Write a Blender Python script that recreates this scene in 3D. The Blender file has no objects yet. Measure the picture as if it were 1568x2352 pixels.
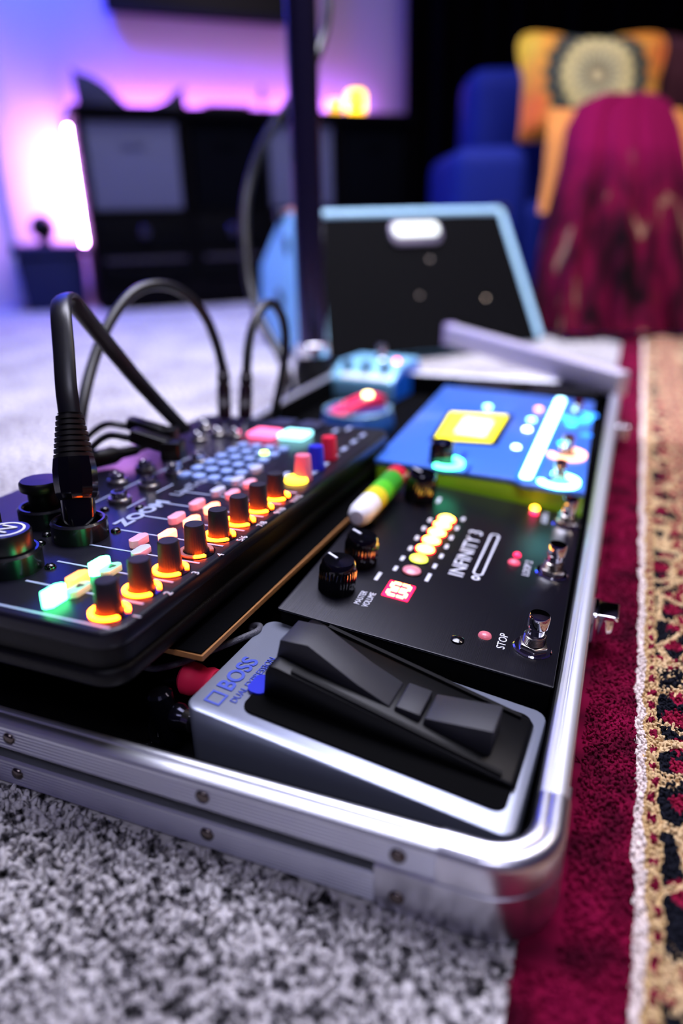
import bpy, bmesh, math, random
import numpy as np
from mathutils import Vector, Matrix
random.seed(7); rng = np.random.default_rng(7)
S = bpy.context.scene
COL = S.collection
PI = math.pi

# ------------------------------------------------------------------ camera
F, YAW, PITCH, ROLL = 1640.2, -0.3806, 0.3954, -0.0218
CAM = np.array([-0.0006, -0.2071, 0.2789])
_fw = np.array([math.sin(YAW)*math.cos(PITCH), math.cos(YAW)*math.cos(PITCH), -math.sin(PITCH)])
_r0 = np.array([math.cos(YAW), -math.sin(YAW), 0.0]); _u0 = np.cross(_r0, _fw)
_rt = math.cos(ROLL)*_r0 + math.sin(ROLL)*_u0
_up = -math.sin(ROLL)*_r0 + math.cos(ROLL)*_u0
cd = bpy.data.cameras.new('camera'); cam = bpy.data.objects.new('camera', cd); COL.objects.link(cam)
cd.sensor_fit = 'VERTICAL'; cd.sensor_height = 36.0; cd.sensor_width = 24.0
cd.lens = F/2352*36.0; cd.clip_start = 0.01; cd.clip_end = 60
cam.matrix_world = Matrix(((_rt[0], _up[0], -_fw[0], CAM[0]), (_rt[1], _up[1], -_fw[1], CAM[1]),
                           (_rt[2], _up[2], -_fw[2], CAM[2]), (0, 0, 0, 1)))
cd.dof.use_dof = True; cd.dof.focus_distance = 0.40; cd.dof.aperture_fstop = 2.3
S.camera = cam

# ------------------------------------------------------------------ world, lights, exposure
S.view_settings.view_transform = 'Standard'; S.view_settings.look = 'None'
S.view_settings.gamma = 1.0; S.view_settings.use_curve_mapping = False
S.view_settings.exposure = 0.0
W = bpy.data.worlds.new('world'); S.world = W; W.use_nodes = True
W.node_tree.nodes['Background'].inputs[0].default_value = (0.08, 0.05, 0.26, 1)
W.node_tree.nodes['Background'].inputs[1].default_value = 0.2

def light(name, kind, loc, energy, color, target=None, **kw):
    d = bpy.data.lights.new(name, kind); d.energy = energy; d.color = color
    for k, v in kw.items(): setattr(d, k, v)
    o = bpy.data.objects.new(name, d); COL.objects.link(o); o.location = loc
    if target is not None:
        o.rotation_euler = (Vector(target)-Vector(loc)).to_track_quat('-Z', 'Y').to_euler()
    return o
light('ceiling_lamp_light', 'AREA', (-0.25, 0.95, 2.18), 44, (0.82, 0.82, 1.0), (-0.25, 0.94, 0), shape='RECTANGLE', size=1.6, size_y=1.2, spread=math.radians(100))
light('entry_lamp_light', 'AREA', (0.45, -1.30, 2.18), 14, (0.76, 0.75, 1.0), (-0.1, -0.2, 0), shape='RECTANGLE', size=0.8, size_y=0.5, spread=math.radians(130))
light('blue_lamp_light', 'AREA', (-1.75, 1.62, 1.55), 42, (0.01, 0.05, 1.0), (-2.2, 2.2, 0.6), shape='DISK', size=0.30)
light('armchair_warm_light', 'AREA', (0.75, 0.9, 1.5), 7, (1.0, 0.82, 0.72), (-0.05, 1.9, 0.4), shape='DISK', size=0.35)  # unseen warm light aimed at the armchair

# ------------------------------------------------------------------ pixel helpers (a pixel gives a direction; a plane gives the distance)
def ray(px, py): return _fw + _rt*(px-784)/F - _up*(py-1176)/F
def at(px, py, z=None, dep=None, pl=None):
    d = ray(px, py)
    if pl is not None: t = ((np.array(pl[0])-CAM) @ np.array(pl[1]))/(d @ np.array(pl[1]))
    elif dep is not None: t = dep
    else: t = (z-CAM[2])/d[2]
    return CAM + d*t

# ------------------------------------------------------------------ materials
def lin(h):
    h = h.lstrip('#'); c = [int(h[i:i+2], 16)/255 for i in (0, 2, 4)]
    return tuple(x/12.92 if x <= .04045 else ((x+.055)/1.055)**2.4 for x in c)
MATS = {}
def mat(name, color='#808080', rough=0.5, metal=0.0, emit=None, es=0.0, coat=0.0, spec=0.5, bump=None, sheen=0.0, trans=0.0):
    if name in MATS: return MATS[name]
    m = bpy.data.materials.new(name); m.use_nodes = True; nt = m.node_tree
    b = nt.nodes['Principled BSDF']; c = lin(color) if isinstance(color, str) else color
    b.inputs['Base Color'].default_value = (*c, 1); b.inputs['Roughness'].default_value = rough
    b.inputs['Metallic'].default_value = metal; b.inputs['Specular IOR Level'].default_value = spec
    b.inputs['Coat Weight'].default_value = coat; b.inputs['Sheen Weight'].default_value = sheen
    b.inputs['Transmission Weight'].default_value = trans
    if emit:
        e = lin(emit) if isinstance(emit, str) else emit
        b.inputs['Emission Color'].default_value = (*e, 1); b.inputs['Emission Strength'].default_value = es
    # small procedural variation on everything
    tc = nt.nodes.new('ShaderNodeTexCoord'); n = nt.nodes.new('ShaderNodeTexNoise')
    sc, dist = (bump if bump else (220.0, 0.04))
    n.inputs['Scale'].default_value = sc; n.inputs['Detail'].default_value = 3
    nt.links.new(tc.outputs['Object'], n.inputs['Vector'])
    bp = nt.nodes.new('ShaderNodeBump'); bp.inputs['Strength'].default_value = dist; bp.inputs['Distance'].default_value = 0.001
    nt.links.new(n.outputs['Fac'], bp.inputs['Height']); nt.links.new(bp.outputs['Normal'], b.inputs['Normal'])
    MATS[name] = m; return m
def ramp(nt, stops, interp='LINEAR'):
    r = nt.nodes.new('ShaderNodeValToRGB'); r.color_ramp.interpolation = interp
    e = r.color_ramp.elements
    while len(e) < len(stops): e.new(0.5)
    for el, (p, c) in zip(e, stops): el.position = p; el.color = (*lin(c), 1)
    return r
def mathn(nt, op, a, b=None, c=None):
    n = nt.nodes.new('ShaderNodeMath'); n.operation = op
    for i, v in enumerate((a, b, c)):
        if v is None: continue
        if isinstance(v, (int, float)): n.inputs[i].default_value = v
        else: nt.links.new(v, n.inputs[i])
    return n.outputs[0]
def mixc(nt, fac, a, b):
    n = nt.nodes.new('ShaderNodeMix'); n.data_type = 'RGBA'
    nt.links.new(fac, n.inputs[0])
    for i, v in ((6, a), (7, b)):
        if isinstance(v, str): n.inputs[i].default_value = (*lin(v), 1)
        else: nt.links.new(v, n.inputs[i])
    return n.outputs[2]

def carpet_mat():
    m = mat('carpet', '#b0aeb4', 0.95, spec=0.15); nt = m.node_tree; b = nt.nodes['Principled BSDF']
    tc = nt.nodes.new('ShaderNodeTexCoord')
    n1 = nt.nodes.new('ShaderNodeTexNoise'); n1.inputs['Scale'].default_value = 170; n1.inputs['Detail'].default_value = 2
    n2 = nt.nodes.new('ShaderNodeTexNoise'); n2.inputs['Scale'].default_value = 9; n2.inputs['Detail'].default_value = 2
    for n in (n1, n2): nt.links.new(tc.outputs['Object'], n.inputs['Vector'])
    r1 = ramp(nt, [(0.32, '#121114'), (0.42, '#6f6c70'), (0.50, '#cfcbcc'), (0.75, '#f0ecec')])
    nt.links.new(n1.outputs['Fac'], r1.inputs['Fac'])
    r2 = ramp(nt, [(0.35, '#a9a6ac'), (0.65, '#ffffff')]); nt.links.new(n2.outputs['Fac'], r2.inputs['Fac'])
    mx = nt.nodes.new('ShaderNodeMix'); mx.data_type = 'RGBA'; mx.blend_type = 'MULTIPLY'; mx.inputs[0].default_value = 0.6
    nt.links.new(r1.outputs['Color'], mx.inputs[6]); nt.links.new(r2.outputs['Color'], mx.inputs[7])
    nt.links.new(mx.outputs[2], b.inputs['Base Color'])
    return m
def rug_mat():
    m = mat('rug', '#6a0a2c', 0.95, spec=0.1); nt = m.node_tree; b = nt.nodes['Principled BSDF']
    tc = nt.nodes.new('ShaderNodeTexCoord'); sp = nt.nodes.new('ShaderNodeSeparateXYZ')
    nz = nt.nodes.new('ShaderNodeTexNoise'); nz.inputs['Scale'].default_value = 75; nz.inputs['Detail'].default_value = 3
    nt.links.new(tc.outputs['Object'], nz.inputs['Vector'])
    va = nt.nodes.new('ShaderNodeVectorMath'); va.operation = 'MULTIPLY_ADD'
    nt.links.new(nz.outputs['Color'], va.inputs[0]); va.inputs[1].default_value = (.009, .009, 0)
    nt.links.new(tc.outputs['Object'], va.inputs[2]); nt.links.new(va.outputs[0], sp.inputs[0])
    x = mathn(nt, 'SUBTRACT', sp.outputs[0], 0.0045); y = sp.outputs[1]
    # border wine red with a darker weave
    nb = nt.nodes.new('ShaderNodeTexNoise'); nb.inputs['Scale'].default_value = 35
    nt.links.new(tc.outputs['Object'], nb.inputs['Vector'])
    rb = ramp(nt, [(0.35, '#3c0018'), (0.6, '#74042f'), (0.8, '#8a0a40')]); nt.links.new(nb.outputs['Fac'], rb.inputs['Fac'])
    # field: tan ground, dark navy and wine motifs on a voronoi lattice, cream arabesques
    vo = nt.nodes.new('ShaderNodeTexVoronoi'); vo.feature = 'F1'; vo.inputs['Scale'].default_value = 40; vo.inputs['Randomness'].default_value = .55
    nt.links.new(va.outputs[0], vo.inputs['Vector'])
    rv = ramp(nt, [(0.0, '#8a1436'), (0.30, '#7a0f30'), (0.34, '#15161f'), (0.66, '#15161f'), (0.70, '#c9a878')], 'CONSTANT')
    nt.links.new(vo.outputs['Distance'], rv.inputs['Fac'])
    ve = nt.nodes.new('ShaderNodeTexVoronoi'); ve.feature = 'DISTANCE_TO_EDGE'; ve.inputs['Scale'].default_value = 30
    nt.links.new(va.outputs[0], ve.inputs['Vector'])
    edge = mathn(nt, 'LESS_THAN', ve.outputs['Distance'], 0.062)
    f1 = mixc(nt, edge, rv.outputs['Color'], '#d3b68a')
    # rosettes along the main border, a second guard stripe and a wine field beyond it
    v = mathn(nt, 'SUBTRACT', mathn(nt, 'PINGPONG', y, .045), .0225); uu = mathn(nt, 'SUBTRACT', x, .079)
    rad = mathn(nt, 'SQRT', mathn(nt, 'ADD', mathn(nt, 'MULTIPLY', uu, uu), mathn(nt, 'MULTIPLY', v, v)))
    pet = mathn(nt, 'MULTIPLY', mathn(nt, 'SINE', mathn(nt, 'MULTIPLY', mathn(nt, 'ARCTAN2', v, uu), 8.0)), .0022)
    rr_ = mathn(nt, 'MULTIPLY', mathn(nt, 'ADD', rad, pet), 40.0)
    ro = ramp(nt, [(0, '#d3b68a'), (.14, '#7a0f30'), (.34, '#15161f'), (.44, '#d3b68a'), (.62, '#8a1436'), (.80, '#c9a878')], 'CONSTANT'); nt.links.new(rr_, ro.inputs['Fac'])
    isr = mathn(nt, 'LESS_THAN', rr_, .88)
    f1 = mixc(nt, isr, f1, ro.outputs['Color'])
    sy2 = mathn(nt, 'GREATER_THAN', mathn(nt, 'SINE', mathn(nt, 'MULTIPLY', y, 300.0)), 0.1)
    g2 = mixc(nt, sy2, '#cdaf82', '#1c2030')
    f1 = mixc(nt, mathn(nt, 'GREATER_THAN', x, .112), f1, g2)
    vf = nt.nodes.new('ShaderNodeTexVoronoi'); vf.feature = 'F1'; vf.inputs['Scale'].default_value = 16; vf.inputs['Randomness'].default_value = .15
    nt.links.new(va.outputs[0], vf.inputs['Vector'])
    rf_ = ramp(nt, [(0, '#d3b68a'), (.10, '#15161f'), (.22, '#c9a878'), (.30, '#7a0f30'), (.50, '#5c0824'), (.62, '#15161f')], 'CONSTANT'); nt.links.new(vf.outputs['Distance'], rf_.inputs['Fac'])
    f1 = mixc(nt, mathn(nt, 'GREATER_THAN', x, .122), f1, rf_.outputs['Color'])
    # the guard stripe of little wine squares next to the cream line
    sy = mathn(nt, 'GREATER_THAN', mathn(nt, 'SINE', mathn(nt, 'MULTIPLY', y, 480.0)), 0.1)
    g = mixc(nt, sy, '#cdaf82', '#7d1234')
    ing = mathn(nt, 'MULTIPLY', mathn(nt, 'GREATER_THAN', x, .0380), mathn(nt, 'LESS_THAN', x, .0415))
    f2 = mixc(nt, ing, f1, g)
    tanb = mathn(nt, 'MULTIPLY', mathn(nt, 'GREATER_THAN', x, .0415), mathn(nt, 'LESS_THAN', x, .0430))
    f2 = mixc(nt, tanb, f2, '#c5a676')
    tanc = mathn(nt, 'LESS_THAN', x, .0380)
    f2 = mixc(nt, tanc, f2, '#c5a676')
    white = mathn(nt, 'LESS_THAN', x, .0358)
    f3 = mixc(nt, white, f2, '#e0d2cc')
    bord = mathn(nt, 'LESS_THAN', x, .0312)
    f4 = mixc(nt, bord, f3, rb.outputs['Color'])
    nt.links.new(f4, b.inputs['Base Color'])
    return m
def alu_mat(name, rough=0.28, c='#dcdfe8'):
    m = mat(name, c, rough, 1.0, bump=(90, .03)); return m
CARPET = carpet_mat(); RUG = rug_mat()
ALU = alu_mat('aluminium', .42, '#eceef6'); CHROME = mat('chrome', '#e4e4ea', .07, 1.0, bump=(40, .01)); STEEL = mat('brushed_steel', '#b9b4ae', .22, 1.0)
BLK = mat('black_plastic', '#050507', .40, spec=.2); BLKG = mat('black_gloss', '#060608', .16, coat=.3); BLKM = mat('black_matte', '#040405', .85, spec=.06)
FELT = mat('black_felt', '#060608', .95, spec=.05, bump=(900, .5)); RUB = mat('black_rubber', '#060608', .5, spec=.3)
LEATH = mat('black_paint_textured', '#050508', .38, spec=.22, bump=(1400, .35)); WHITE = mat('white_print', '#d6d8e4', .6)
def emi(name, color, s, base=None): return mat(name, base or color, .4, emit=color, es=s)

# ------------------------------------------------------------------ mesh helpers
class MB:
    def __init__(s): s.v = []; s.f = []
    def add(s, v, f):
        o = len(s.v); s.v += [tuple(map(float, p)) for p in v]; s.f += [tuple(i+o for i in q) for q in f]; return s
    def xf(s, M):
        s.v = [tuple(M @ Vector(p)) for p in s.v]; return s
def link(o, parent=None, M=None):
    COL.objects.link(o)
    if parent is not None: o.parent = parent
    if M is not None: o.matrix_local = M
    return o
def obj(name, mb, m, parent=None, smooth=None, bevel=None, seg=2, M=None, subd=0):
    me = bpy.data.meshes.new(name); bm = bmesh.new()
    vs = [bm.verts.new(p) for p in mb.v]
    for q in mb.f:
        try: bm.faces.new([vs[i] for i in q])
        except ValueError: pass
    bmesh.ops.recalc_face_normals(bm, faces=bm.faces)
    if bevel:
        ed = [e for e in bm.edges if len(e.link_faces) == 2 and e.calc_face_angle(0) > .6]
        bmesh.ops.bevel(bm, geom=ed, offset=bevel, segments=seg, affect='EDGES', profile=.5, clamp_overlap=True)
    bm.to_mesh(me); bm.free(); me.materials.append(m)
    if smooth is None: smooth = 40
    if smooth:
        me.shade_smooth() if hasattr(me, 'shade_smooth') else None
        try: me.set_sharp_from_angle(angle=math.radians(smooth))
        except Exception: pass
    o = bpy.data.objects.new(name, me); link(o, parent, M)
    if subd:
        md = o.modifiers.new('subd', 'SUBSURF'); md.levels = subd; md.render_levels = subd
    return o
def empty(name, M=None, loc=None):
    o = bpy.data.objects.new(name, None); o.empty_display_size = .02; COL.objects.link(o)
    if M is not None: o.matrix_world = M
    if loc is not None: o.location = loc
    return o
def tag(o, label, cat, group=None, kind=None):
    o['label'] = label; o['category'] = cat
    if group: o['group'] = group
    if kind: o['kind'] = kind
    return o
def struct(o, kind='structure'): o['kind'] = kind; return o
def lab(o, t): o['label'] = t; return o
def frame(o, ex, ey):
    ex = Vector(ex).normalized(); ey = Vector(ey); ez = ex.cross(ey).normalized(); ey = ez.cross(ex)
    return Matrix(((ex[0], ey[0], ez[0], o[0]), (ex[1], ey[1], ez[1], o[1]), (ex[2], ey[2], ez[2], o[2]), (0, 0, 0, 1)))
T = lambda x, y, z: Matrix.Translation((x, y, z))
R = lambda a, ax: Matrix.Rotation(a, 4, ax)
def box(x0, x1, y0, y1, z0, z1, mb=None):
    mb = mb or MB()
    v = [(x, y, z) for z in (z0, z1) for y in (y0, y1) for x in (x0, x1)]
    return mb.add(v, [(0, 2, 3, 1), (4, 5, 7, 6), (0, 1, 5, 4), (2, 6, 7, 3), (0, 4, 6, 2), (1, 3, 7, 5)])
def rr2(x0, x1, y0, y1, r, n=6):
    out = []
    for cx, cy, a0 in ((x1-r, y1-r, 0), (x0+r, y1-r, PI/2), (x0+r, y0+r, PI), (x1-r, y0+r, 1.5*PI)):
        for i in range(n+1):
            a = a0+PI/2*i/n; out.append((cx+r*math.cos(a), cy+r*math.sin(a)))
    return out
def prism(poly, z0, z1, mb=None, inset=0.0):
    """poly 2d, z0/z1 numbers or functions of (x,y)."""
    mb = mb or MB(); n = len(poly); g = lambda z, x, y: z(x, y) if callable(z) else z
    v = [(x, y, g(z0, x, y)) for x, y in poly]+[(x, y, g(z1, x, y)) for x, y in poly]
    return mb.add(v, [tuple(range(n-1, -1, -1)), tuple(range(n, 2*n))]+[(i, (i+1) % n, n+(i+1) % n, n+i) for i in range(n)])
def rbox(x0, x1, y0, y1, z0, z1, r, mb=None, n=6): return prism(rr2(x0, x1, y0, y1, r, n), z0, z1, mb)
def yprism(prof, x0, x1, mb=None):
    """profile in (y,z) extruded along x"""
    mb = mb or MB(); n = len(prof)
    v = [(x0, y, z) for y, z in prof]+[(x1, y, z) for y, z in prof]
    return mb.add(v, [tuple(range(n)), tuple(range(2*n-1, n-1, -1))]+[(i, n+i, n+(i+1) % n, (i+1) % n) for i in range(n)])
def lathe(prof, n=32, mb=None, a0=0.0, a1=2*PI):
    mb = mb or MB(); full = abs(a1-a0-2*PI) < 1e-6; m = n if full else n+1
    v = [(r*math.cos(a0+(a1-a0)*i/n), r*math.sin(a0+(a1-a0)*i/n), z) for i in range(m) for r, z in prof]
    k = len(prof); f = []
    for i in range(n):
        j = (i+1) % m
        for q in range(k-1): f.append((i*k+q, j*k+q, j*k+q+1, i*k+q+1))
    if not full: f += [tuple(range(k-1, -1, -1)), tuple(i+n*k for i in range(k))]
    mb.add(v, f); return mb
def cyl(r, z0, z1, n=32, mb=None, ch=0.0):
    """closed cylinder with chamfered top"""
    return lathe([(1e-5, z0), (r, z0), (r, z1-ch), (r-ch, z1), (1e-5, z1)], n, mb)
def arc(r0, r1, z0, z1, a0, a1, n=40):
    return lathe([(r0, z0), (r1, z0), (r1, z1), (r0, z1), (r0, z0)], n, None, a0, a1)
def ring(r0, r1, z0, z1, n=48, ch=.0008):
    return lathe([(r0, z0), (r1, z0), (r1, z1-ch), (r1-ch, z1), (r0+ch, z1), (r0, z1-ch), (r0, z0)], n)
def smooth_path(pts, k=8):
    P = [np.array(p, float) for p in pts]; P = [2*P[0]-P[1]]+P+[2*P[-1]-P[-2]]; out = []
    for i in range(1, len(P)-2):
        a, b, c, d = P[i-1:i+3]
        for j in range(k):
            t = j/k; out.append(.5*((2*b)+(-a+c)*t+(2*a-5*b+4*c-d)*t*t+(-a+3*b-3*c+d)*t**3))
    out.append(P[-2]); return out
def tube(pts, r, n=12, mb=None, k=8, flat=1.0, twist=None, upv=(0.3, 0.2, 1)):
    mb = mb or MB(); P = smooth_path(pts, k) if k > 1 else [np.array(p, float) for p in pts]
    rad = r if callable(r) else (lambda t: r)
    rings = []; U = np.array(upv, float)
    for i, p in enumerate(P):
        t = P[min(i+1, len(P)-1)]-P[max(i-1, 0)]; t = t/np.linalg.norm(t)
        U = U-t*(U@t); U = U/np.linalg.norm(U); V = np.cross(t, U)
        s = i/(len(P)-1); tw = twist(s) if twist else 0
        A = math.cos(tw)*U+math.sin(tw)*V; B = -math.sin(tw)*U+math.cos(tw)*V
        rings.append([p+rad(s)*(math.cos(2*PI*j/n)*A+flat*math.sin(2*PI*j/n)*B) for j in range(n)])
    v = [q for g in rings for q in g]; m = len(rings); f = []
    for i in range(m-1):
        for j in range(n): f.append((i*n+j, i*n+(j+1) % n, (i+1)*n+(j+1) % n, (i+1)*n+j))
    f += [tuple(range(n-1, -1, -1)), tuple((m-1)*n+j for j in range(n))]
    mb.add(v, f); return mb
def text(body, size, m, parent, M, name='lettering', depth=.0002, align='CENTER', sx=1.0, bold=0.0):
    c = bpy.data.curves.new(name, 'FONT'); c.body = body; c.size = size; c.extrude = depth; c.align_x = align; c.align_y = 'CENTER'; c.offset = bold
    c.resolution_u = 3
    o = bpy.data.objects.new(name+'_tmp', c); COL.objects.link(o)
    dg = bpy.context.evaluated_depsgraph_get()
    me = bpy.data.meshes.new_from_object(o.evaluated_get(dg)); me.name = name
    bpy.data.objects.remove(o); bpy.data.curves.remove(c)
    me.materials.clear(); me.materials.append(m)
    q = bpy.data.objects.new(name, me); link(q, parent, M @ Matrix.Diagonal((sx, 1, 1, 1))); return q
def vnoise(x, y, s=0):  # cheap smooth noise
    return (math.sin(x*1.3+1.7*s)+math.sin(y*1.7+.6*x+s)+math.sin(2.3*x-1.1*y+2.1*s)*.7)/2.7

# ================================================================== THE ROOM
CY = 0.7622; CD = np.array([math.cos(CY), math.sin(CY), 0]); CN = np.array([math.sin(CY), -math.cos(CY), 0])
CP = np.array([-1.5938, 1.7327, 0.0])                 # front left foot of the sideboard
WOFF = 0.40
WP = CP-CN*WOFF                                       # a point on the wall behind it
def cabpt(s, b, z): p = CP+CD*s-CN*b; return (p[0], p[1], z)
def on_wall(px, py): return at(px, py, pl=(WP, CN))
fl = obj('floor', box(-4.5, 3.0, -2.2, 5.0, -0.05, 0.0), CARPET, smooth=0); struct(fl)
corner = on_wall(48, 500); sl = (corner-WP) @ CD
WALL = mat('wall_paint', '#c9c4d2', .8, spec=.25, bump=(160, .06))
DARKW = mat('dark_wall_paint', '#050408', .9, spec=.1)
def wallbox(name, p0, p1, n, h0, h1, th, m):
    p0 = np.array(p0); p1 = np.array(p1); n = np.array(n)
    v = [(*(p)[:2], z) for z in (h0, h1) for p in (p0, p1, p1-n*th, p0-n*th)]
    mb = MB().add(v, [(0, 1, 2, 3), (4, 5, 6, 7), (0, 1, 5, 4), (1, 2, 6, 5), (2, 3, 7, 6), (3, 0, 4, 7)])
    return struct(obj(name, mb, m, smooth=0))
H = 2.3
wallbox('wall_back', WP-CD*2.2, WP+CD*4.2, CN, 0, H, .08, WALL)
e0 = WP+CD*4.2
wallbox('wall_right', e0, e0+CN*2.9, -CD, 0, H, .08, DARKW)
struct(obj('ceiling', box(-4.5, 3.0, -2.2, 5.0, H, H+.05), mat('ceiling_paint', '#8f8b9c', .9), smooth=0))
wallbox('baseboard_back', WP+CD*(sl+.03)+CN*.012, WP+CD*4.1+CN*.012, CN, 0, .055, .0115, mat('baseboard_paint', '#cfcad6', .5))
wallbox('trim_1', WP+CD*(sl-.03)+CN*.014, WP+CD*(sl+.03)+CN*.014, CN, 0, 2.05, .0135, mat('baseboard_paint'))
# ceiling lamp body (its light is set at the top)
cl = obj('ceiling_lamp', rbox(-1.07, .57, .33, 1.57, 2.20, H, .03), mat('lamp_housing', '#d8d8dc', .5)); tag(cl, 'flat white rectangular ceiling lamp above the amplifier', 'lamp')
cl2 = obj('ceiling_lamp', rbox(.03, .87, -1.57, -1.03, 2.20, H, .03), mat('lamp_housing')); tag(cl2, 'smaller white ceiling lamp towards the entry', 'lamp')

# ================================================================== NEAR CARPET TUFTS
def tufts(name, x0, x1, y0, y1, pitch, h, w, m, zb=0.0, keep=None):
    nx = int((x1-x0)/pitch); ny = int((y1-y0)/pitch)
    gx, gy = np.meshgrid(np.arange(nx), np.arange(ny)); n = nx*ny
    c = np.stack([x0+(gx.ravel()+rng.uniform(-.45, .45, n)+.5*(gy.ravel() % 2))*pitch, y0+(gy.ravel()+rng.uniform(-.45, .45, n))*pitch], 1)
    if keep is not None: c = c[keep(c)]
    n = len(c); hh = h*rng.uniform(.55, 1.15, n); ang = rng.uniform(0, 2*PI, n); ww = w*rng.uniform(.75, 1.25, n)
    lean = rng.normal(0, .45, (n, 2))*hh[:, None]
    V = np.zeros((n, 9, 3))
    for k in range(4):
        a = ang+k*PI/2
        V[:, k, 0] = c[:, 0]+np.cos(a)*ww*.55; V[:, k, 1] = c[:, 1]+np.sin(a)*ww*.55; V[:, k, 2] = zb
        V[:, 4+k, 0] = c[:, 0]+lean[:, 0]*.7+np.cos(a+.5)*ww*.6; V[:, 4+k, 1] = c[:, 1]+lean[:, 1]*.7+np.sin(a+.5)*ww*.6; V[:, 4+k, 2] = zb+hh*.75
    V[:, 8, 0] = c[:, 0]+lean[:, 0]; V[:, 8, 1] = c[:, 1]+lean[:, 1]; V[:, 8, 2] = zb+hh
    fq = [(0, 1, 5, 4), (1, 2, 6, 5), (2, 3, 7, 6), (3, 0, 4, 7)]; ft = [(4, 5, 8), (5, 6, 8), (6, 7, 8), (7, 4, 8)]
    off = (np.arange(n)*9)[:, None, None]
    faces = (np.array(fq)[None]+off).reshape(-1, 4).tolist()+(np.array(ft)[None]+off).reshape(-1, 3).tolist()
    me = bpy.data.meshes.new(name); me.from_pydata(V.reshape(-1, 3).tolist(), [], faces); me.update(); me.shade_smooth(); me.materials.append(m)
    o = bpy.data.objects.new(name, me); COL.objects.link(o); return o
RX = -0.012     # edge of the rug
RZ = 0.004
cp = tufts('carpet_pile', -.55, RX, -.20, .02, .0032, .0060, .0027, CARPET, 0.0, keep=lambda c: (c[:, 1] < -.0015))
tag(cp, 'grey flecked carpet pile in front of the open case', 'carpet', kind='stuff')

# ================================================================== RUG
rug = empty('persian_rug', loc=(0, 0, 0))
tag(rug, 'wine red bordered rug with cream line and tan floral field beside the case', 'rug')
obj('rug_base', box(RX, 1.3, -.25, 1.62, .0005, RZ), RUG, rug, bevel=.0012)
rp = tufts('rug_pile', RX+.001, .33, -.06, .75, .0021, .0034, .0017, RUG, RZ-.0003, keep=lambda c: (c[:, 0] > .0045) | (c[:, 1] < -.004)); rp.parent = rug; rp['kind'] = 'stuff'

# ================================================================== CASE
CX0, CX1, CY0, CY1 = -0.435, 0.0, 0.0, 0.89
ZB, ZT = 0.0045, 0.0458
case = empty('pedalboard_case', loc=(0, 0, 0))
tag(case, 'open shallow flight case with ribbed silver rails, holding the pedals', 'case')
obj('tray_floor', rbox(CX0+.009, CX1-.009, CY0+.009, CY1-.009, ZB+.002, .0110, .022), FELT, case)
CR = 0.030
up_prof = [(-.0125, .0295), (-.0125, .0435), (-.0112, .0452), (-.0095, .0458), (-.0082, .0455), (-.0074, .0448), (-.0066, .0455), (-.0050, .0459), (-.0028, .0456), (-.0010, .0446), (0, .0430)]
for i in range(6): z = .0420-i*.0021; up_prof += [(0, z), (-.0005, z-.0007), (-.0005, z-.0012), (0, z-.0017)]
up_prof += [(0, .0295)]
lo_prof = [(-.010, .0045), (-.010, .0215), (-.0012, .0215), (0, .0203)]
for i in range(7): z = .0195-i*.0020; lo_prof += [(0, z), (-.0005, z-.0007), (-.0005, z-.0012), (0, z-.0017)]
lo_prof += [(0, .0057), (-.0012, .0045)]
def sweep(prof, pts):
    """pts: list of (corner point, outward normal (scaled so mitres meet))"""
    mb = MB(); k = len(prof); v = []
    for (x, y), (nx, ny) in pts: v += [(x+o*nx, y+o*ny, z) for o, z in prof]
    f = []
    for i in range(len(pts)-1):
        for j in range(k): f.append((i*k+j, (i+1)*k+j, (i+1)*k+(j+1) % k, i*k+(j+1) % k))
    f += [tuple(range(k)), tuple(range(len(pts)*k-1, (len(pts)-1)*k-1, -1))]
    return mb.add(v, f)
sides = [((CX0+CR, CY0), (CX1-CR, CY0), (0, -1)), ((CX1, CY0+CR), (CX1, CY1-CR), (1, 0)), ((CX1-CR, CY1), (CX0+CR, CY1), (0, 1)), ((CX0, CY1-CR), (CX0, CY0+CR), (-1, 0))]
for a, b, n in sides:
    obj('upper_rail', sweep(up_prof, [(a, n), (b, n)]), ALU, case, smooth=25)
    obj('lower_rail', sweep(lo_prof, [(a, n), (b, n)]), ALU, case, smooth=25)
    obj('side_panel', sweep([(-.0125, .010), (-.0125, .0302), (-.0085, .0302), (-.0085, .010)], [(a, n), (b, n)]), BLKM, case, smooth=0)
    obj('lining', sweep([(-.0136, .0105), (-.0136, .0440), (-.0126, .0440), (-.0126, .0105)], [(a, n), (b, n)]), FELT, case, smooth=0)
def arc_pts(cx, cy, a0, ext, r=CR, n=12):
    P = [((cx+r*math.cos(a0)-math.cos(a0+PI/2)*ext, cy+r*math.sin(a0)-math.sin(a0+PI/2)*ext), (math.cos(a0), math.sin(a0)))]
    for i in range(n+1):
        a = a0+PI/2*i/n; P.append(((cx+r*math.cos(a), cy+r*math.sin(a)), (math.cos(a), math.sin(a))))
    a = a0+PI/2; P.append(((cx+r*math.cos(a)+math.cos(a+PI/2)*ext, cy+r*math.sin(a)+math.sin(a+PI/2)*ext), (math.cos(a), math.sin(a))))
    return P
g = .0013
cap_prof = [(-.0125, .0298), (-.0125, .0442), (-.0112, .0462), (-.0092, .0470), (-.0078, .0466), (-.0066, .0462), (-.0050, .0472), (-.0020, .0468), (g*.6, .0450), (g, .0425), (g, .0300)]
plate_prof = [(-.0035, .0040), (-.0035, .0290), (0, .0290), (g, .0282), (g, .0045), (0, .0038)]
lining_c = [(-.0136, .0105), (-.0136, .0440), (-.0126, .0440), (-.0126, .0105)]
CAPM = mat('corner_steel', '#d8d8e2', .30, 1.0)
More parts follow.
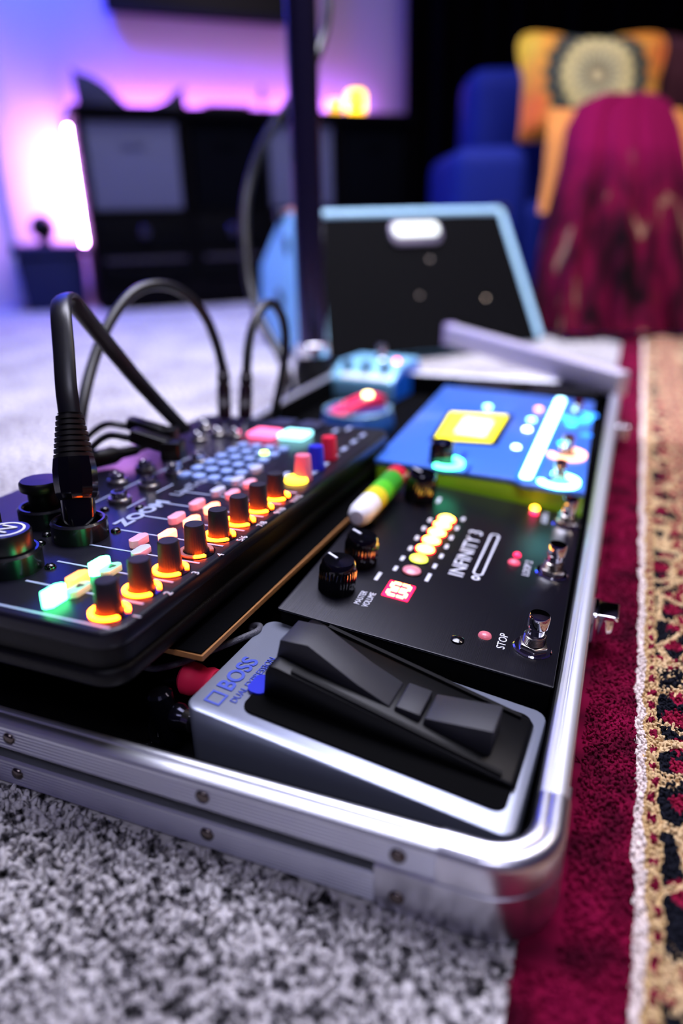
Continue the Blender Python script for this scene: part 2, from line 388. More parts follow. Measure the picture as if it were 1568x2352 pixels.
for cx, cy, a0 in ((CX1-CR, CY0+CR, -PI/2), (CX1-CR, CY1-CR, 0), (CX0+CR, CY1-CR, PI/2), (CX0+CR, CY0+CR, PI)):
    lab(obj('corner_rail', sweep(cap_prof, arc_pts(cx, cy, a0, .016)), CAPM, case, smooth=50), 'polished rounded corner piece')
    lab(obj('corner_plate', sweep(plate_prof, arc_pts(cx, cy, a0, .042)), CAPM, case, smooth=50), 'shiny wrap-around corner plate')
    obj('lining', sweep(lining_c, arc_pts(cx, cy, a0, 0)), FELT, case)
RIV = mat('rivet_metal', '#6e6460', .25, 1.0)
rivet = lathe([(1e-5, 0), (.0036, 0), (.0034, .0008), (.0024, .0016), (1e-5, .0019)], 20)
rme = obj('rivet', rivet, RIV, case, M=T(-.2, 0, .0365) @ R(PI/2, 'X'))
def riv(M): o = rme.copy(); link(o, case, M)
for px in (20, 465):
    P = at(px, 1697 if px < 100 else 1837, pl=((0, 0, 0), (0, 1, 0))); riv(T(P[0], .0003, .0365) @ R(PI/2, 'X')); riv(T(P[0], .0003, .0138) @ R(PI/2, 'X'))
rme.matrix_local = T(-.062, -.0002, .0365) @ R(PI/2, 'X')
riv(T(-.062, -.0012, .0138) @ R(PI/2, 'X'))
for yy in (.30, .55): riv(T(-.0003, yy, .0365) @ R(PI/2, 'Y')); riv(T(-.0003, yy, .0138) @ R(PI/2, 'Y'))
for yy in (0.235, 0.70):   # latches on the long side
    L = obj('latch', rbox(-.011, .011, -.013, .013, 0, .0035, .003), CHROME, case, M=T(.0002, yy, .026) @ R(PI/2, 'Y'), bevel=.0006)
    obj('latch_hook', yprism([(-.009, .0035), (-.009, .010), (-.004, .0135), (.004, .0135), (.009, .010), (.009, .0035)], -.007, .007), CHROME, L, bevel=.001)
    obj('latch_tab', rbox(-.010, -.0065, -.010, .010, .0035, .016, .0008), CHROME, L, bevel=.0005)

# ================================================================== DEVICE FRAME
class Dev:
    """a pedal standing in the tray facing +X; local x runs along the case, local y to the back"""
    def __init__(s, name, ox, oy, yaw, zf, zb, Wd, D, zbase=.0112, slope=0.0):
        s.W, s.D, s.zf, s.zb, s.z0 = Wd, D, zf-zbase, zb-zbase, zbase
        s.root = empty(name, T(ox, oy, zbase) @ R(PI/2+yaw, 'Z')); s.Mw = T(ox, oy, zbase) @ R(PI/2+yaw, 'Z')
        s.tilt = math.atan2(zb-zf, D); s.slope = slope
        s.MT = T(0, 0, s.zf) @ R(s.tilt, 'X')
        s.Mtop = s.Mw @ s.MT
    def ztop(s, x, y): return s.zf+(s.zb-s.zf)*y/s.D
    def px(s, px, py, h=0.0):
        """where the sight line through this pixel meets the sloped face (raised by h): face coordinates"""
        n = s.Mtop.to_3x3() @ Vector((0, 0, 1)); o = s.Mtop @ Vector((0, 0, h))
        q = s.Mtop.inverted() @ Vector(at(px, py, pl=(o, n))); return q.x, q.y
    def face(s, x, y, h=0.0, rot=0.0): return s.MT @ T(x, y, h) @ R(rot, 'Z')

# ================================================================== EXPRESSION PEDAL
SILV = mat('silver_paint', '#8e94a6', .34, .55, bump=(900, .08)); DKSIDE = mat('pedal_side', '#7d8290', .4, .5)
ev = Dev('expression_pedal', -.0190, .0235, -.0457, .0371, .0573, .0885, .1636)
tag(ev.root, 'silver expression pedal with black rubber treadle at the case corner', 'pedal')
We, De = ev.W, ev.D
obj('housing', prism(rr2(0, We, 0, De, .007), 0, lambda x, y: ev.ztop(x, y)), SILV, ev.root, bevel=.0014, seg=2)
# black sunken surround with a notch at the back, laid just proud of the face
inset = [(.0095, .012), (We-.0095, .012), (We-.0085, .0145), (We-.0085, De-.034), (We-.011, De-.031), (.030, De-.031), (.030, De-.043), (.016, De-.043), (.016, De-.0335), (.0095, De-.0335), (.0085, De-.035), (.0085, .0145)]
obj('treadle_surround', prism(rr2(.0110, .0800, .0065, .1390, .006), .0002, .0012), BLKM, ev.root, M=ev.MT)
NOTCH = mat('blue_anodised', '#2b36c8', .25, .4)
lab(obj('pivot_tab', rbox(.0235, .0385, .1335, .1435, .0010, .0022, .004), NOTCH, ev.root, M=ev.MT), 'blue pivot tab')
tx0, tx1 = .0255, .0735
tr = obj('treadle', yprism([(.0045, .0012), (.0065, .0042), (.128, .0205), (.132, .0200), (.134, .0150), (.134, .0012)], tx0, tx1), BLK, ev.root, bevel=.0012, M=ev.MT)
PADM = mat('treadle_rubber', '#26262c', .5, spec=.35, bump=(1500, .2))
def pad(prof): return lab(obj('rubber_pad', yprism(prof, .0355, .0560), PADM, tr, bevel=.0007), 'charcoal rubber foot pad')
pad([(.0195, .0045), (.0205, .0205), (.0528, .0142), (.0535, .0090)])
pad([(.0545, .0090), (.0552, .0150), (.0675, .0152), (.0690, .0105)])
pad([(.0700, .0105), (.0705, .0138), (.0880, .0195), (.1160, .0320), (.1315, .0297), (.1330, .0180)])
for xr in (.0265, .0700): obj('treadle_rib', yprism([(.012, .0045), (.120, .0190), (.120, .0212), (.012, .0065)], xr, xr+.0025), BLK, tr)
BLUEP = mat('blue_print', '#1c3aa8', .5)
MB0 = ev.face(.0345, .1535, .0003)
text('BOSS', .0125, BLUEP, ev.root, MB0, bold=.0003, sx=1.02)
fr = MB()
for bx in ((-.0055, .0055, -.0055, -.0042), (-.0055, .0055, .0042, .0055), (-.0055, -.0040, -.0042, .0042), (.0040, .0055, -.0042, .0042)): box(*bx, 0, .0003, fr)
obj('logo_mark', fr, BLUEP, ev.root, M=ev.face(.0125, .1535, .0002) @ Matrix.Scale(.82, 4), smooth=0)
text('DUAL EXPRESSION', .0052, BLUEP, ev.root, ev.face(.0345, .1445, .0003), sx=.95)
for lx in (.013, .038):
    obj('jack_socket', cyl(.0052, 0, .003, 24), CHROME, ev.root, M=T(lx, De, .030) @ R(-PI/2, 'X'))

# ================================================================== PLUGS AT THE EXPRESSION PEDAL
RED = mat('red_sleeve', '#ff2a58', .4)
def plug_frame(lx, z): return ev.Mw @ T(lx, De+.003, z) @ R(-PI/2, 'X')
M1 = plug_frame(.038, .030); pc = empty('red_plug_cable', M1)
tag(pc, 'jack plug with red sleeve in the end of the silver pedal', 'cable')
obj('plug_collar', cyl(.0050, .0, .005, 24), CHROME, pc)
obj('plug_sleeve', lathe([(1e-5, .004), (.0085, .004), (.0092, .008), (.0078, .0125), (.0094, .017), (.0096, .0225), (.0080, .0245), (1e-5, .0245)], 28), RED, pc)
BRAID = mat('braided_sheath', '#55555e', .55, .1, bump=(700, .9))
def to_local(P, M): return [tuple(M.inverted() @ Vector(p)) for p in P]
endp = M1 @ Vector((0, 0, .0235))
pth = [endp, endp+Vector((-.010, -.002, -.004)), endp+Vector((-.018, .006, -.012)), endp+Vector((-.022, .02, -.020))]
obj('cord', tube(to_local(pth, M1), .0026), BLK, pc)
M2 = plug_frame(.010, .028); pb = empty('angled_plug_cable', M2)
tag(pb, 'shiny black right-angle plug beside the red sleeved plug', 'cable')
obj('plug_collar', cyl(.0058, 0, .004, 24), STEEL, pb)
PLG = mat('plug_dark_chrome', '#1c1c28', .14, .8)
obj('plug_neck', lathe([(1e-5, .004), (.0052, .004), (.0072, .0075), (.0072, .0105), (.0050, .0130), (1e-5, .0130)], 24), PLG, pb)
obj('plug_barrel', lathe([(1e-5, -.0130), (.0052, -.0130), (.0066, -.0115), (.0066, .0120), (.0058, .0145), (.0046, .0190), (1e-5, .0190)], 28), PLG, pb, M=T(0, 0, .0178) @ R(-PI/2-.14, 'X'))
bp_ = obj('cord', tube([(0, .0185, .0205), (.0, .0225, .0235), (.006, .0235, .034), (.03, .0235, .05)], .0022), BLK, pb)
# woven cord by the shelf corner
P = [at(322, 1530, dep=.385), at(360, 1535, dep=.385), at(420, 1520, dep=.392), at(490, 1492, dep=.400), at(545, 1470, dep=.405), at(590, 1450, dep=.412), at(596, 1438, dep=.425), at(578, 1440, dep=.43), at(580, 1470, dep=.428), at(560, 1500, dep=.425)]
P = [np.array([p[0], p[1], max(p[2], .0150)]) for p in P]
P[-1][2] = .0140
wc = obj('braided_cord', tube(P, .0019), BRAID); tag(wc, 'grey braided cord looping between the plywood shelf and the silver pedal', 'cord')
cc = obj('tray_cable', tube([(-.40, .022, .0138), (-.33, .020, .0138), (-.27, .026, .0138), (-.235, .030, .0138), (-.215, .045, .0138), (-.212, .07, .0138)], .0026), BLKG); tag(cc, 'thin black cord lying on the tray under the mixer', 'cord')

# ================================================================== LOOPER PEDAL
BRUSH = mat('black_brushed_metal', '#0d0c17', .32, .35, spec=.35, bump=(300, .05))
def brushed(m):
    nt = m.node_tree; n = [x for x in nt.nodes if x.type == 'TEX_NOISE'][0]; tc = [x for x in nt.nodes if x.type == 'TEX_COORD'][0]
    mp = nt.nodes.new('ShaderNodeMapping'); mp.inputs['Scale'].default_value = (.02, 6, 1)
    nt.links.new(tc.outputs['Object'], mp.inputs['Vector']); nt.links.new(mp.outputs['Vector'], n.inputs['Vector'])
    n.inputs['Scale'].default_value = 400; [x for x in nt.nodes if x.type == 'BUMP'][0].inputs['Strength'].default_value = .16
brushed(BRUSH)
lp = Dev('looper_pedal', -.0142, .1187, .0134, .0487, .0672, .2380, .1590)
tag(lp.root, 'black looper pedal with three chrome footswitches and a red lit display', 'pedal')
obj('housing', prism([(0.002, 0.002), (lp.W-.002, .002), (lp.W-.002, lp.D-.002), (.002, lp.D-.002)], 0, lambda x, y: lp.ztop(x, y)-.0014), BLKM, lp.root, bevel=.001)
obj('face_plate', prism(rr2(0, lp.W, 0, lp.D, .0015, 3), -.0013, 0.0), BRUSH, lp.root, M=lp.MT, bevel=.0004)
# fluted knobs
def fluted(r, h, n=36):
    prof = [(r*.98, 0), (r, .001), (r, h*.72), (r*.93, h*.80), (r*.90, h*.93), (r*.80, h), (1e-5, h-.0004)]
    mb = MB(); m = n*2; v = []; k = len(prof)
    for i in range(m):
        a = 2*PI*i/m
        for q, (rr, z) in enumerate(prof):
            r2 = rr*(1-.055*(i % 2)) if q < 3 else rr
            v.append((r2*math.cos(a), r2*math.sin(a), z))
    f = [(i*k+q, ((i+1) % m)*k+q, ((i+1) % m)*k+q+1, i*k+q+1) for i in range(m) for q in range(k-1)]
    return mb.add(v, f)
KN = mat('knob_gloss_black', '#07070b', .12, .0, coat=.6)
kmesh = None
for (bx, by), r, h in (((772, 1352), .0116, .0205), ((826, 1292), .0112, .0205), ((962, 1148), .0125, .024)):
    x, y = lp.px(bx, by)
    k = obj('knob', fluted(r, h), KN, lp.root, M=lp.face(x, y, .0002), smooth=35)
    obj('pointer', box(-.0008, .0008, .002, r*.85, h-.0003, h+.0003), WHITE, k, smooth=0).matrix_local = R(-.5, 'Z')
# footswitches
def footswitch(parent, M, s=1.0, washer=True):
    e = bpy.data.objects.new('footswitch', None); link(e, parent, M @ Matrix.Scale(s, 4)); e.empty_display_size = .01
    if washer: obj('washer', ring(.0055, .0118, 0, .0011), CHROME, e)
    obj('hex_nut', prism([(.0092*math.cos(a), .0092*math.sin(a)) for a in [PI/3*i+.2 for i in range(6)]], .0011, .0044), STEEL, e, bevel=.0006)
    pr = [(1e-5, .0044), (.0062, .0044)]
    for i in range(6): pr += [(.0068, .0048+i*.0009), (.0061, .00525+i*.0009)]
    pr += [(.0060, .0102), (1e-5, .0102)]
    obj('threaded_bush', lathe(pr, 28), STEEL, e, smooth=20)
    obj('button', lathe([(1e-5, .010), (.0050, .010), (.0051, .0145), (.0062, .0158), (.0064, .0228), (.0058, .0240), (1e-5, .0242)], 32), CHROME, e, smooth=35)
    return e
for bx, by in ((1222, 1488), (1266, 1316), (1298, 1204)):
    x, y = lp.px(bx, by); footswitch(lp.root, lp.face(x, y), .93)
# meter
LEDOFF = mat('led_unlit_pink', '#c98494', .25, emit='#ff8090', es=.25)
YLW = emi('led_yellow', (1.0, .62, .07), 14); YGR = emi('led_yellow_green', (.75, .85, .08), 2.2); RIMGLOW = emi('rim_glow_red', (1.0, .012, .02), 8)
for i, q in enumerate([(945, 1313), (961, 1286), (976, 1263), (990, 1243), (1003, 1225), (1015, 1208), (1025, 1194)]):
    x, y = lp.px(*q); m = LEDOFF if i == 0 else (YGR if i == 1 else YLW)
    hz = obj('meter_light', lathe([(1e-5, 0), (.0062, 0), (.0060, .0014), (.004, .0026), (1e-5, .0029)], 24), m, lp.root, M=lp.face(x, y))
    obj('meter_rim', ring(.0062, .0070, 0, .0008, 24, .0002), RIMGLOW if i > 1 else BLKG, hz)  # rims of lit lights glow red, standing in for their halo
# display
cs = [lp.px(*q) for q in [(878, 1370), (930, 1385), (953, 1347), (900, 1333)]]
cxd = sum(c[0] for c in cs)/4; cyd = sum(c[1] for c in cs)/4
obj('display_bezel', rbox(-.0098, .0098, -.0085, .0085, 0, .0006, .0008), mat('display_red', '#30000a', .1, emit=(1, .01, .06), es=6), lp.root, M=lp.face(cxd, cyd, .0001))
DIG = emi('display_digit', (1.0, .30, .06), 30)
def seg7(x):
    mb = MB(); a, b, t = .0030, .0056, .0010
    for s in (-1, 1):
        box(x+s*a-t, x+s*a+t, .0006, b-.0006, 0, .0003, mb); box(x+s*a-t, x+s*a+t, -b+.0006, -.0006, 0, .0003, mb)
        box(x-a+.0008, x+a-.0008, s*b-t, s*b+t, 0, .0003, mb)
    return mb
for s in (-1, 1): obj('display_digit', seg7(s*.0046), DIG, lp.root, M=lp.face(cxd, cyd, .0009), smooth=0)
# print
def ltext(body, size, q, **kw):
    x, y = lp.px(*q); return text(body, size, WHITE, lp.root, lp.face(x, y, .0002), **kw)
a_, b_ = lp.px(1047, 1326), lp.px(1096, 1219)
text('INFINITY 3', .0145, WHITE, lp.root, lp.face((a_[0]+b_[0])/2, (a_[1]+b_[1])/2, .0002), sx=(b_[0]-a_[0])/.0700)
ltext('MASTER\nVOLUME', .0054, (838, 1376), sx=.85)
ltext('STOP', .0068, (1154, 1474)); ltext('LOOP 2', .0068, (1211, 1306)); ltext('LOOP 1', .0068, (1252, 1190))
for q, b_ in (((868, 1324), 'INPUT 1'), ((908, 1306), '+6'), ((924, 1283), '+3'), ((942, 1260), '0'), ((957, 1236), '-3'), ((973, 1214), '-6'), ((987, 1195), '-9'), ((983, 1327), 'INPUT 2'), ((998, 1301), '+6'), ((1013, 1278), '+3'), ((1025, 1256), '0'), ((1036, 1236), '-3'), ((1049, 1214), '-6'), ((1063, 1193), '-9'), ((1007, 1150), 'LEVEL')):
    x, y = lp.px(*q); obj('scale_mark', box(-.0032 if len(b_) < 3 else -.0055, .0032 if len(b_) < 3 else .0055, -.0012, .0012, 0, .0002), WHITE, lp.root, M=lp.face(x, y, .0001), smooth=0)
# loop emblem: long rounded outline with a small ring at its end
a_ = lp.px(1092, 1328); b_ = lp.px(1138, 1228); L_ = math.hypot(b_[0]-a_[0], b_[1]-a_[1]); an = math.atan2(b_[1]-a_[1], b_[0]-a_[0])
def loop_outline(L, r, t):
    o = [(L-r+r*math.cos(a), r*math.sin(a)) for a in np.linspace(-PI/2, PI/2, 12)]+[(r+r*math.cos(a), r*math.sin(a)) for a in np.linspace(PI/2, 1.5*PI, 12)]
    i = [(L-r+(r-t)*math.cos(a), (r-t)*math.sin(a)) for a in np.linspace(-PI/2, PI/2, 12)]+[(r+(r-t)*math.cos(a), (r-t)*math.sin(a)) for a in np.linspace(PI/2, 1.5*PI, 12)]
    n = len(o); return MB().add([(x, y, 0) for x, y in o+i]+[(x, y, .0002) for x, y in o+i], [(2*n+j, 2*n+(j+1) % n, 3*n+(j+1) % n, 3*n+j) for j in range(n)]+[(j, (j+1) % n, 2*n+(j+1) % n, 2*n+j) for j in range(n)])
obj('loop_emblem', loop_outline(L_-.004, .0036, .0013), WHITE, lp.root, M=lp.face(a_[0], a_[1], .0001, an) @ T(.004, 0, 0), smooth=0)
obj('loop_emblem_ring', ring(.0014, .0029, 0, .0002, 24, .00005), WHITE, lp.root, M=lp.face(a_[0], a_[1], .0001))
for q, m, r in (((1228, 1168), emi('led_amber', (1, .42, .02), 14), .0036), ((1226, 1180), emi('led_red_soft', (1, .02, .10), 2.5), .0036), ((1180, 1293), mat('led_pink', '#d86078', .3, emit='#ff4060', es=.7), .0042), ((1187, 1276), emi('led_red_soft', (1, .02, .1), 2.5), .0028), ((1113, 1461), mat('led_unlit', '#b86a78', .3, emit='#ff6070', es=.25), .0040)):
    x, y = lp.px(*q); obj('indicator_light', lathe([(1e-5, 0), (r, 0), (r*.9, .0012), (r*.5, .0022), (1e-5, .0024)], 20), m, lp.root, M=lp.face(x, y))
x, y = lp.px(1050, 1471); sc = obj('face_screw', lathe([(1e-5, 0), (.0040, 0), (.0038, .0010), (.0022, .0018), (1e-5, .0020)], 20), BLKG, lp.root, M=lp.face(x, y))
# ================================================================== STRIPED STICK ON THE LOOPER
p0 = at(818, 1190, z=.079); p1 = at(912, 1092, z=.079)
d_ = (p1-p0); Ls = np.linalg.norm(d_)
lt = empty('striped_lighter', frame(p0, d_, np.cross((0, 0, 1), d_/Ls)))
tag(lt, 'rounded stick striped white, yellow, green and red at the back edge of the looper', 'lighter')
cuts = [0, .30, .46, .62, .86, 1.0]
for i, c in enumerate(('#e9e9f2', '#d8cf30', '#57c22c', '#3a9a2c', '#c81f38')):
    a, b = cuts[i]*Ls, cuts[i+1]*Ls
    pr = [(1e-5, a), (.0085, a), (.0092, a+.0008), (.0092, b), (1e-5, b)] if i else [(1e-5, 0), (.005, .0006), (.0080, .004), (.0092, .010), (.0092, b), (1e-5, b)]
    lab(obj('band', lathe(pr, 28), mat('band_'+c[1:], c, .3), lt, M=R(PI/2, 'Y')), ('white', 'yellow', 'green', 'dark green', 'red')[i]+' band')
obj('foot', box(.02, .06, -.006, .006, -.0145, -.0085), BLK, lt)

# ================================================================== BLUE VOCAL PEDAL
BLU = mat('blue_face', '#3f74d8', .32, .1, coat=.2); LIME = mat('lime_green', '#a4dc24', .4); DBL = mat('deep_blue', '#1a3f9e', .35)
bl = Dev('vocal_effects_pedal', -.0170, .3610, .0337, .0690, .0785, .3080, .1790)
tag(bl.root, 'blue effects pedal with lime green base, yellow screen and glowing light bar', 'pedal')
obj('base', prism(rr2(.008, bl.W, .001, bl.D-.001, .004), 0, lambda x, y: bl.ztop(x, y)-.0050), LIME, bl.root, bevel=.001)
xs, ys = bl.px(1196, 1100)
poly = [(-.002, 0), (bl.W, 0), (bl.W, bl.D), (.006, bl.D), (.006, ys+.010), (.004, ys+.004), (-.002, ys-.002)]
obj('face_plate', prism(poly, -.0046, 0), BLU, bl.root, M=bl.MT, bevel=.0014)
def bq(*q, h=0.0): return bl.px(*q, h=h)
sc4 = [bq(*q) for q in ((998, 1010), (1128, 1018), (1165, 957), (1035, 950))]
obj('screen_bezel', prism([(x+dx, y+dy) for (x, y), (dx, dy) in zip(sc4, ((-.006, .004), (-.006, -.006), (.006, -.006), (.006, .004)))], .0001, .0010), BLK, bl.root, M=bl.MT)
obj('screen', prism(sc4, .0010, .0014), emi('screen_yellow', (1.0, .86, .03), 1.9), bl.root, M=bl.MT, smooth=0)
sx_, sy_ = (sum(a[i] for a in sc4)/4 for i in (0, 1))
obj('screen_block', box(sx_-.03, sx_+.03, sy_-.018, sy_+.012, .0014, .0017), emi('screen_pale', (1, .95, .55), 2.2), bl.root, M=bl.MT, smooth=0)
a_, b_ = bq(1205, 1104), bq(1288, 920); L_ = math.hypot(b_[0]-a_[0], b_[1]-a_[1]); an = math.atan2(b_[1]-a_[1], b_[0]-a_[0])
lb = obj('light_bar', rbox(0, L_, -.0050, .0050, 0, .0030, .0045), emi('bar_cyan', (.45, .90, 1.0), 7), bl.root, M=bl.face(*a_, .0002, an), bevel=.001)
obj('light_bar_frame', rbox(-.004, L_+.004, -.0085, .0085, 0, .0016, .0075), mat('bar_frame_blue', '#1060d8', .3, emit=(.02, .25, 1), es=.6), bl.root, M=bl.face(*a_, .0001, an))
for q, c in (((1281, 1108), (.25, 1.0, .85)), ((1300, 1046), (1.0, .42, .22)), ((1322, 960), (.04, .35, 1.0))):
    x, y = bq(*q)
    m = emi('switch_ring_%d' % (c[0]*100), c, 8 if c[1] > .9 else 4)
    obj('switch_ring', arc(.0125, .0175, .0002, .003, 0.25*PI+PI*.25, 2.2*PI-.6, 40), m, bl.root, M=bl.face(x, y, 0, .35))
    footswitch(bl.root, bl.face(x, y), .80)
for q, c, s, r in (((1120, 935), (.35, .95, 1), 7, .0045), ((1237, 940), (1, .4, .2), 5, .0042), ((1220, 965), (.35, .95, 1), 7, .0044), ((1210, 987), (.8, .98, 1), 9, .0044), ((1185, 1028), (.65, 1, .95), 8, .0040), ((1326, 925), (.03, .4, 1), 5, .005), ((1312, 975), (.03, .5, 1), 5, .005), ((1293, 1020), (.03, .6, 1), 5, .005), ((1345, 1000), (.03, .25, 1), 1.5, .006), ((1360, 955), (.03, .25, 1), 1.5, .006)):
    x, y = bq(*q); obj('indicator_light', lathe([(1e-5, 0), (r, 0), (r*.85, .0015), (1e-5, .0022)], 20), emi('ind_%d_%d_%d' % (c[0]*100, c[1]*100, s*10), c, s), bl.root, M=bl.face(x, y))
x, y = bq(1012, 1062); kb = obj('encoder_knob', fluted(.0105, .020), KN, bl.root, M=bl.face(x, y, .0002), smooth=35)
obj('encoder_light', arc(.0115, .0155, .0002, .0032, PI*.75, 2.05*PI, 30), emi('encoder_green', (.1, 1.0, .45), 7), bl.root, M=bl.face(*bq(1024, 1066), 0, .2))
for q, w in (((1075, 1078), .020), ((1185, 1040), .007), ((1065, 1046), .018)):
    x, y = bq(*q); obj('scale_mark', box(-w/2, w/2, -.002, .002, 0, .0002), DBL, bl.root, M=bl.face(x, y, .0001), smooth=0)
for q in ((1078, 905), (1188, 905)):   # black cable heads plugged at the far end
    P = at(*q, z=.068); pe = empty('black_plug', T(P[0], P[1]+.016, .0112) @ R(.03, 'Z'))
    tag(pe, 'black cable plug behind the blue pedal, near the %s' % ('yellow screen' if q[0] < 1100 else 'light bar'), 'plug')
    obj('plug_body', rbox(-.012, .012, -.011, .011, .0, .062, .004), BLK, pe, bevel=.0015)
    obj('plug_boot', lathe([(1e-5, 0), (.006, 0), (.004, .02), (1e-5, .02)], 16), RUB, pe, M=T(0, .011, .05) @ R(-PI/2, 'X'))
    obj('cord', tube([(0, .03, .05), (.0, .05, .045), (.01, .07, .02), (.02, .08, .006)], .003), BLK, pe)

# ================================================================== SHELF AND MIXER
KS = -0.0415
MO = np.array([-.1945, .0040, .1085+.0205*0-(.0040-.0243)*.0415])  # front left corner of the mixer face
MO[2] = .1090-(MO[1]-.0243)*.0415
MXW = frame(MO, (0, 1, KS), (-1, 0, 0)); MXI = MXW.inverted()
mx_n = np.array(MXW.to_3x3() @ Vector((0, 0, 1)))
def mp(px, py, h=0.0):
    o = np.array(MXW @ Vector((0, 0, h))); q = MXI @ Vector(at(px, py, pl=(o, mx_n))); return q.x, q.y
MW, MD, MH = .402, .195, .037
mix = empty('mixer', MXW @ T(0, 0, -MH))
tag(mix, 'black compact mixer with orange lit knobs on the plywood shelf', 'mixer')
Z0 = T(0, 0, MH)
def mf(x, y, h=0.0, rot=0.0): return Z0 @ T(x, y, h) @ R(rot, 'Z')
MTOP = mat('mixer_face', '#12111e', .34, .25, spec=.4, bump=(1200, .08))
obj('lower_body', rbox(.004, MW-.004, .004, MD-.004, .0035, .0135, .014), LEATH, mix, bevel=.0035, seg=3)
obj('body', rbox(.0065, MW-.0065, .0065, MD-.0065, .012, MH-.008, .013), LEATH, mix, bevel=.001)
obj('face_plate', rbox(0, MW, 0, MD, MH-.0095, MH, .014), MTOP, mix, bevel=.0022, seg=3)
for fx in (.03, MW-.03):
    for fy in (.03, MD-.03): obj('foot', cyl(.008, 0, .004, 16), RUB, mix, M=T(fx, fy, 0))
# knobs with light rings
KM = mat('knob_matte', '#25232c', .5, spec=.2, bump=(900, .1)); RINGM = emi('ring_amber', (1.0, .075, .002), 85); RINGOFF = mat('ring_unlit', '#a8685c', .4, emit='#ff9060', es=.15)
def smallknob(r, h, n=30):
    prof = [(r*1.02, 0), (r, h*.1), (r*.88, h*.94), (r*.80, h), (1e-5, h)]
    mb = MB(); m = n*2; k = len(prof); v = []
    for i in range(m):
        a = 2*PI*i/m
        for q, (rr, z) in enumerate(prof): v.append(((rr*(1-.03*(i % 2)) if q < 3 else rr)*math.cos(a), (rr*(1-.03*(i % 2)) if q < 3 else rr)*math.sin(a), z))
    return mb.add(v, [(i*k+q, ((i+1) % m)*k+q, ((i+1) % m)*k+q+1, i*k+q+1) for i in range(m) for q in range(k-1)])
tops = [(243, 1330), (318, 1285), (385, 1245), (447, 1206), (498, 1173), (547, 1141), (592, 1112), (632, 1088)]
KH = .0165
kpos = []
for i, q in enumerate(tops):
    x, y = mp(*q, h=KH); kpos.append((x, y))
ax = np.polyfit(range(8), [k[0] for k in kpos], 1); ky_ = sum(k[1] for k in kpos)/8
G0, G1 = -PI/2+.42, 1.5*PI-.42
for i in range(8):
    x = ax[0]*i+ax[1]; y = ky_
    k = obj('level_knob', smallknob(.0064, KH), KM, mix, M=mf(x, y, .0006), smooth=35)
    lit = i != 3
    if lit: obj('light_ring', arc(.0074, .0096, 0, .0014, G0, G1, 44), RINGM, mix, M=mf(x, y))
    else:
        obj('light_ring', arc(.0074, .0096, 0, .0014, G0, G1-.8, 44), RINGOFF, mix, M=mf(x, y))
        obj('light_ring', arc(.0074, .0096, 0, .0014, G1-.75, G1, 10), RINGM, mix, M=mf(x, y))
    obj('ring_base', cyl(.0106, 0, .0005, 32), BLKG, mix, M=mf(x, y))
    text(('1', '2', '3', '4', '5/6', '7/8', '9/10', '11/12')[i], .0062, WHITE, mix, mf(x+.001, y-.0148, .0002))
MLINE = mat('line_print', '#9aa4c4', .6)
for i in range(9):
    x = ax[0]*(i-.5)+ax[1]
    obj('divider_line', box(x-.0007, x+.0007, .006, .0800 if i not in (1,) else .078, 0, .0002), MLINE, mix, M=Z0, smooth=0)
# lit push buttons
def hexbtn(l, w, h, ch=.35):
    c = w*ch; P = [(-l/2, -w/2+c), (-l/2+c, -w/2), (l/2-c, -w/2), (l/2, -w/2+c), (l/2, w/2-c), (l/2-c, w/2), (-l/2+c, w/2), (-l/2, w/2-c)]
    return prism(P, 0, h)
GRN = emi('button_green', (.07, 1.0, .32), 16); ORG = emi('button_orange', (1.0, .30, .07), 2.6); MINT = mat('button_mint', '#8fc8a8', .35, emit='#7fe0b0', es=.35)
PNK = mat('button_pink', '#d59ab0', .4, emit='#ff90a8', es=.30); GRY = mat('button_pale', '#b9bcd0', .4, emit='#a0b0ff', es=.08); HOT = emi('button_hot', (1.0, .22, .12), 5)
def btn(q, m, l=.0145, w=.0068, h=.0045, name='channel_button'):
    x, y = mp(*q, h=h); return obj(name, hexbtn(l, w, h), m, mix, M=mf(x, y), bevel=.0005)
for q, m, h in (((121, 1352), GRN, .0075), ((176, 1320), ORG, .006), ((227, 1287), GRN, .0065), ((180, 1347), MINT, .0035), ((254, 1302), MINT, .0035), ((318, 1233), PNK, .0045), ((323, 1260), GRY, .0035),
                ((384, 1222), HOT, .0045), ((405, 1182), PNK, .0045), ((440, 1190), HOT, .0045), ((452, 1151), PNK, .0045), ((486, 1160), HOT, .0045), ((500, 1122), GRY, .0045), ((533, 1129), PNK, .004), ((545, 1098), GRY, .0045), ((572, 1105), PNK, .004), ((588, 1072), GRY, .0045)):
    btn(q, m, h=h)
MUTE = mat('black_print', '#10221c', .6)
for q in ((180, 1347), (254, 1302)):
    x, y = mp(*q, h=.0035); mb = MB(); prism([(-.0012, -.0008), (.0, -.0008), (.0012, -.0019), (.0012, .0019), (0, .0008), (-.0012, .0008)], 0, .0002, mb); box(.0018, .0024, -.0018, .0018, 0, .0002, mb)
    obj('mute_symbol', mb, MUTE, mix, M=mf(x, y, .0036), smooth=0)
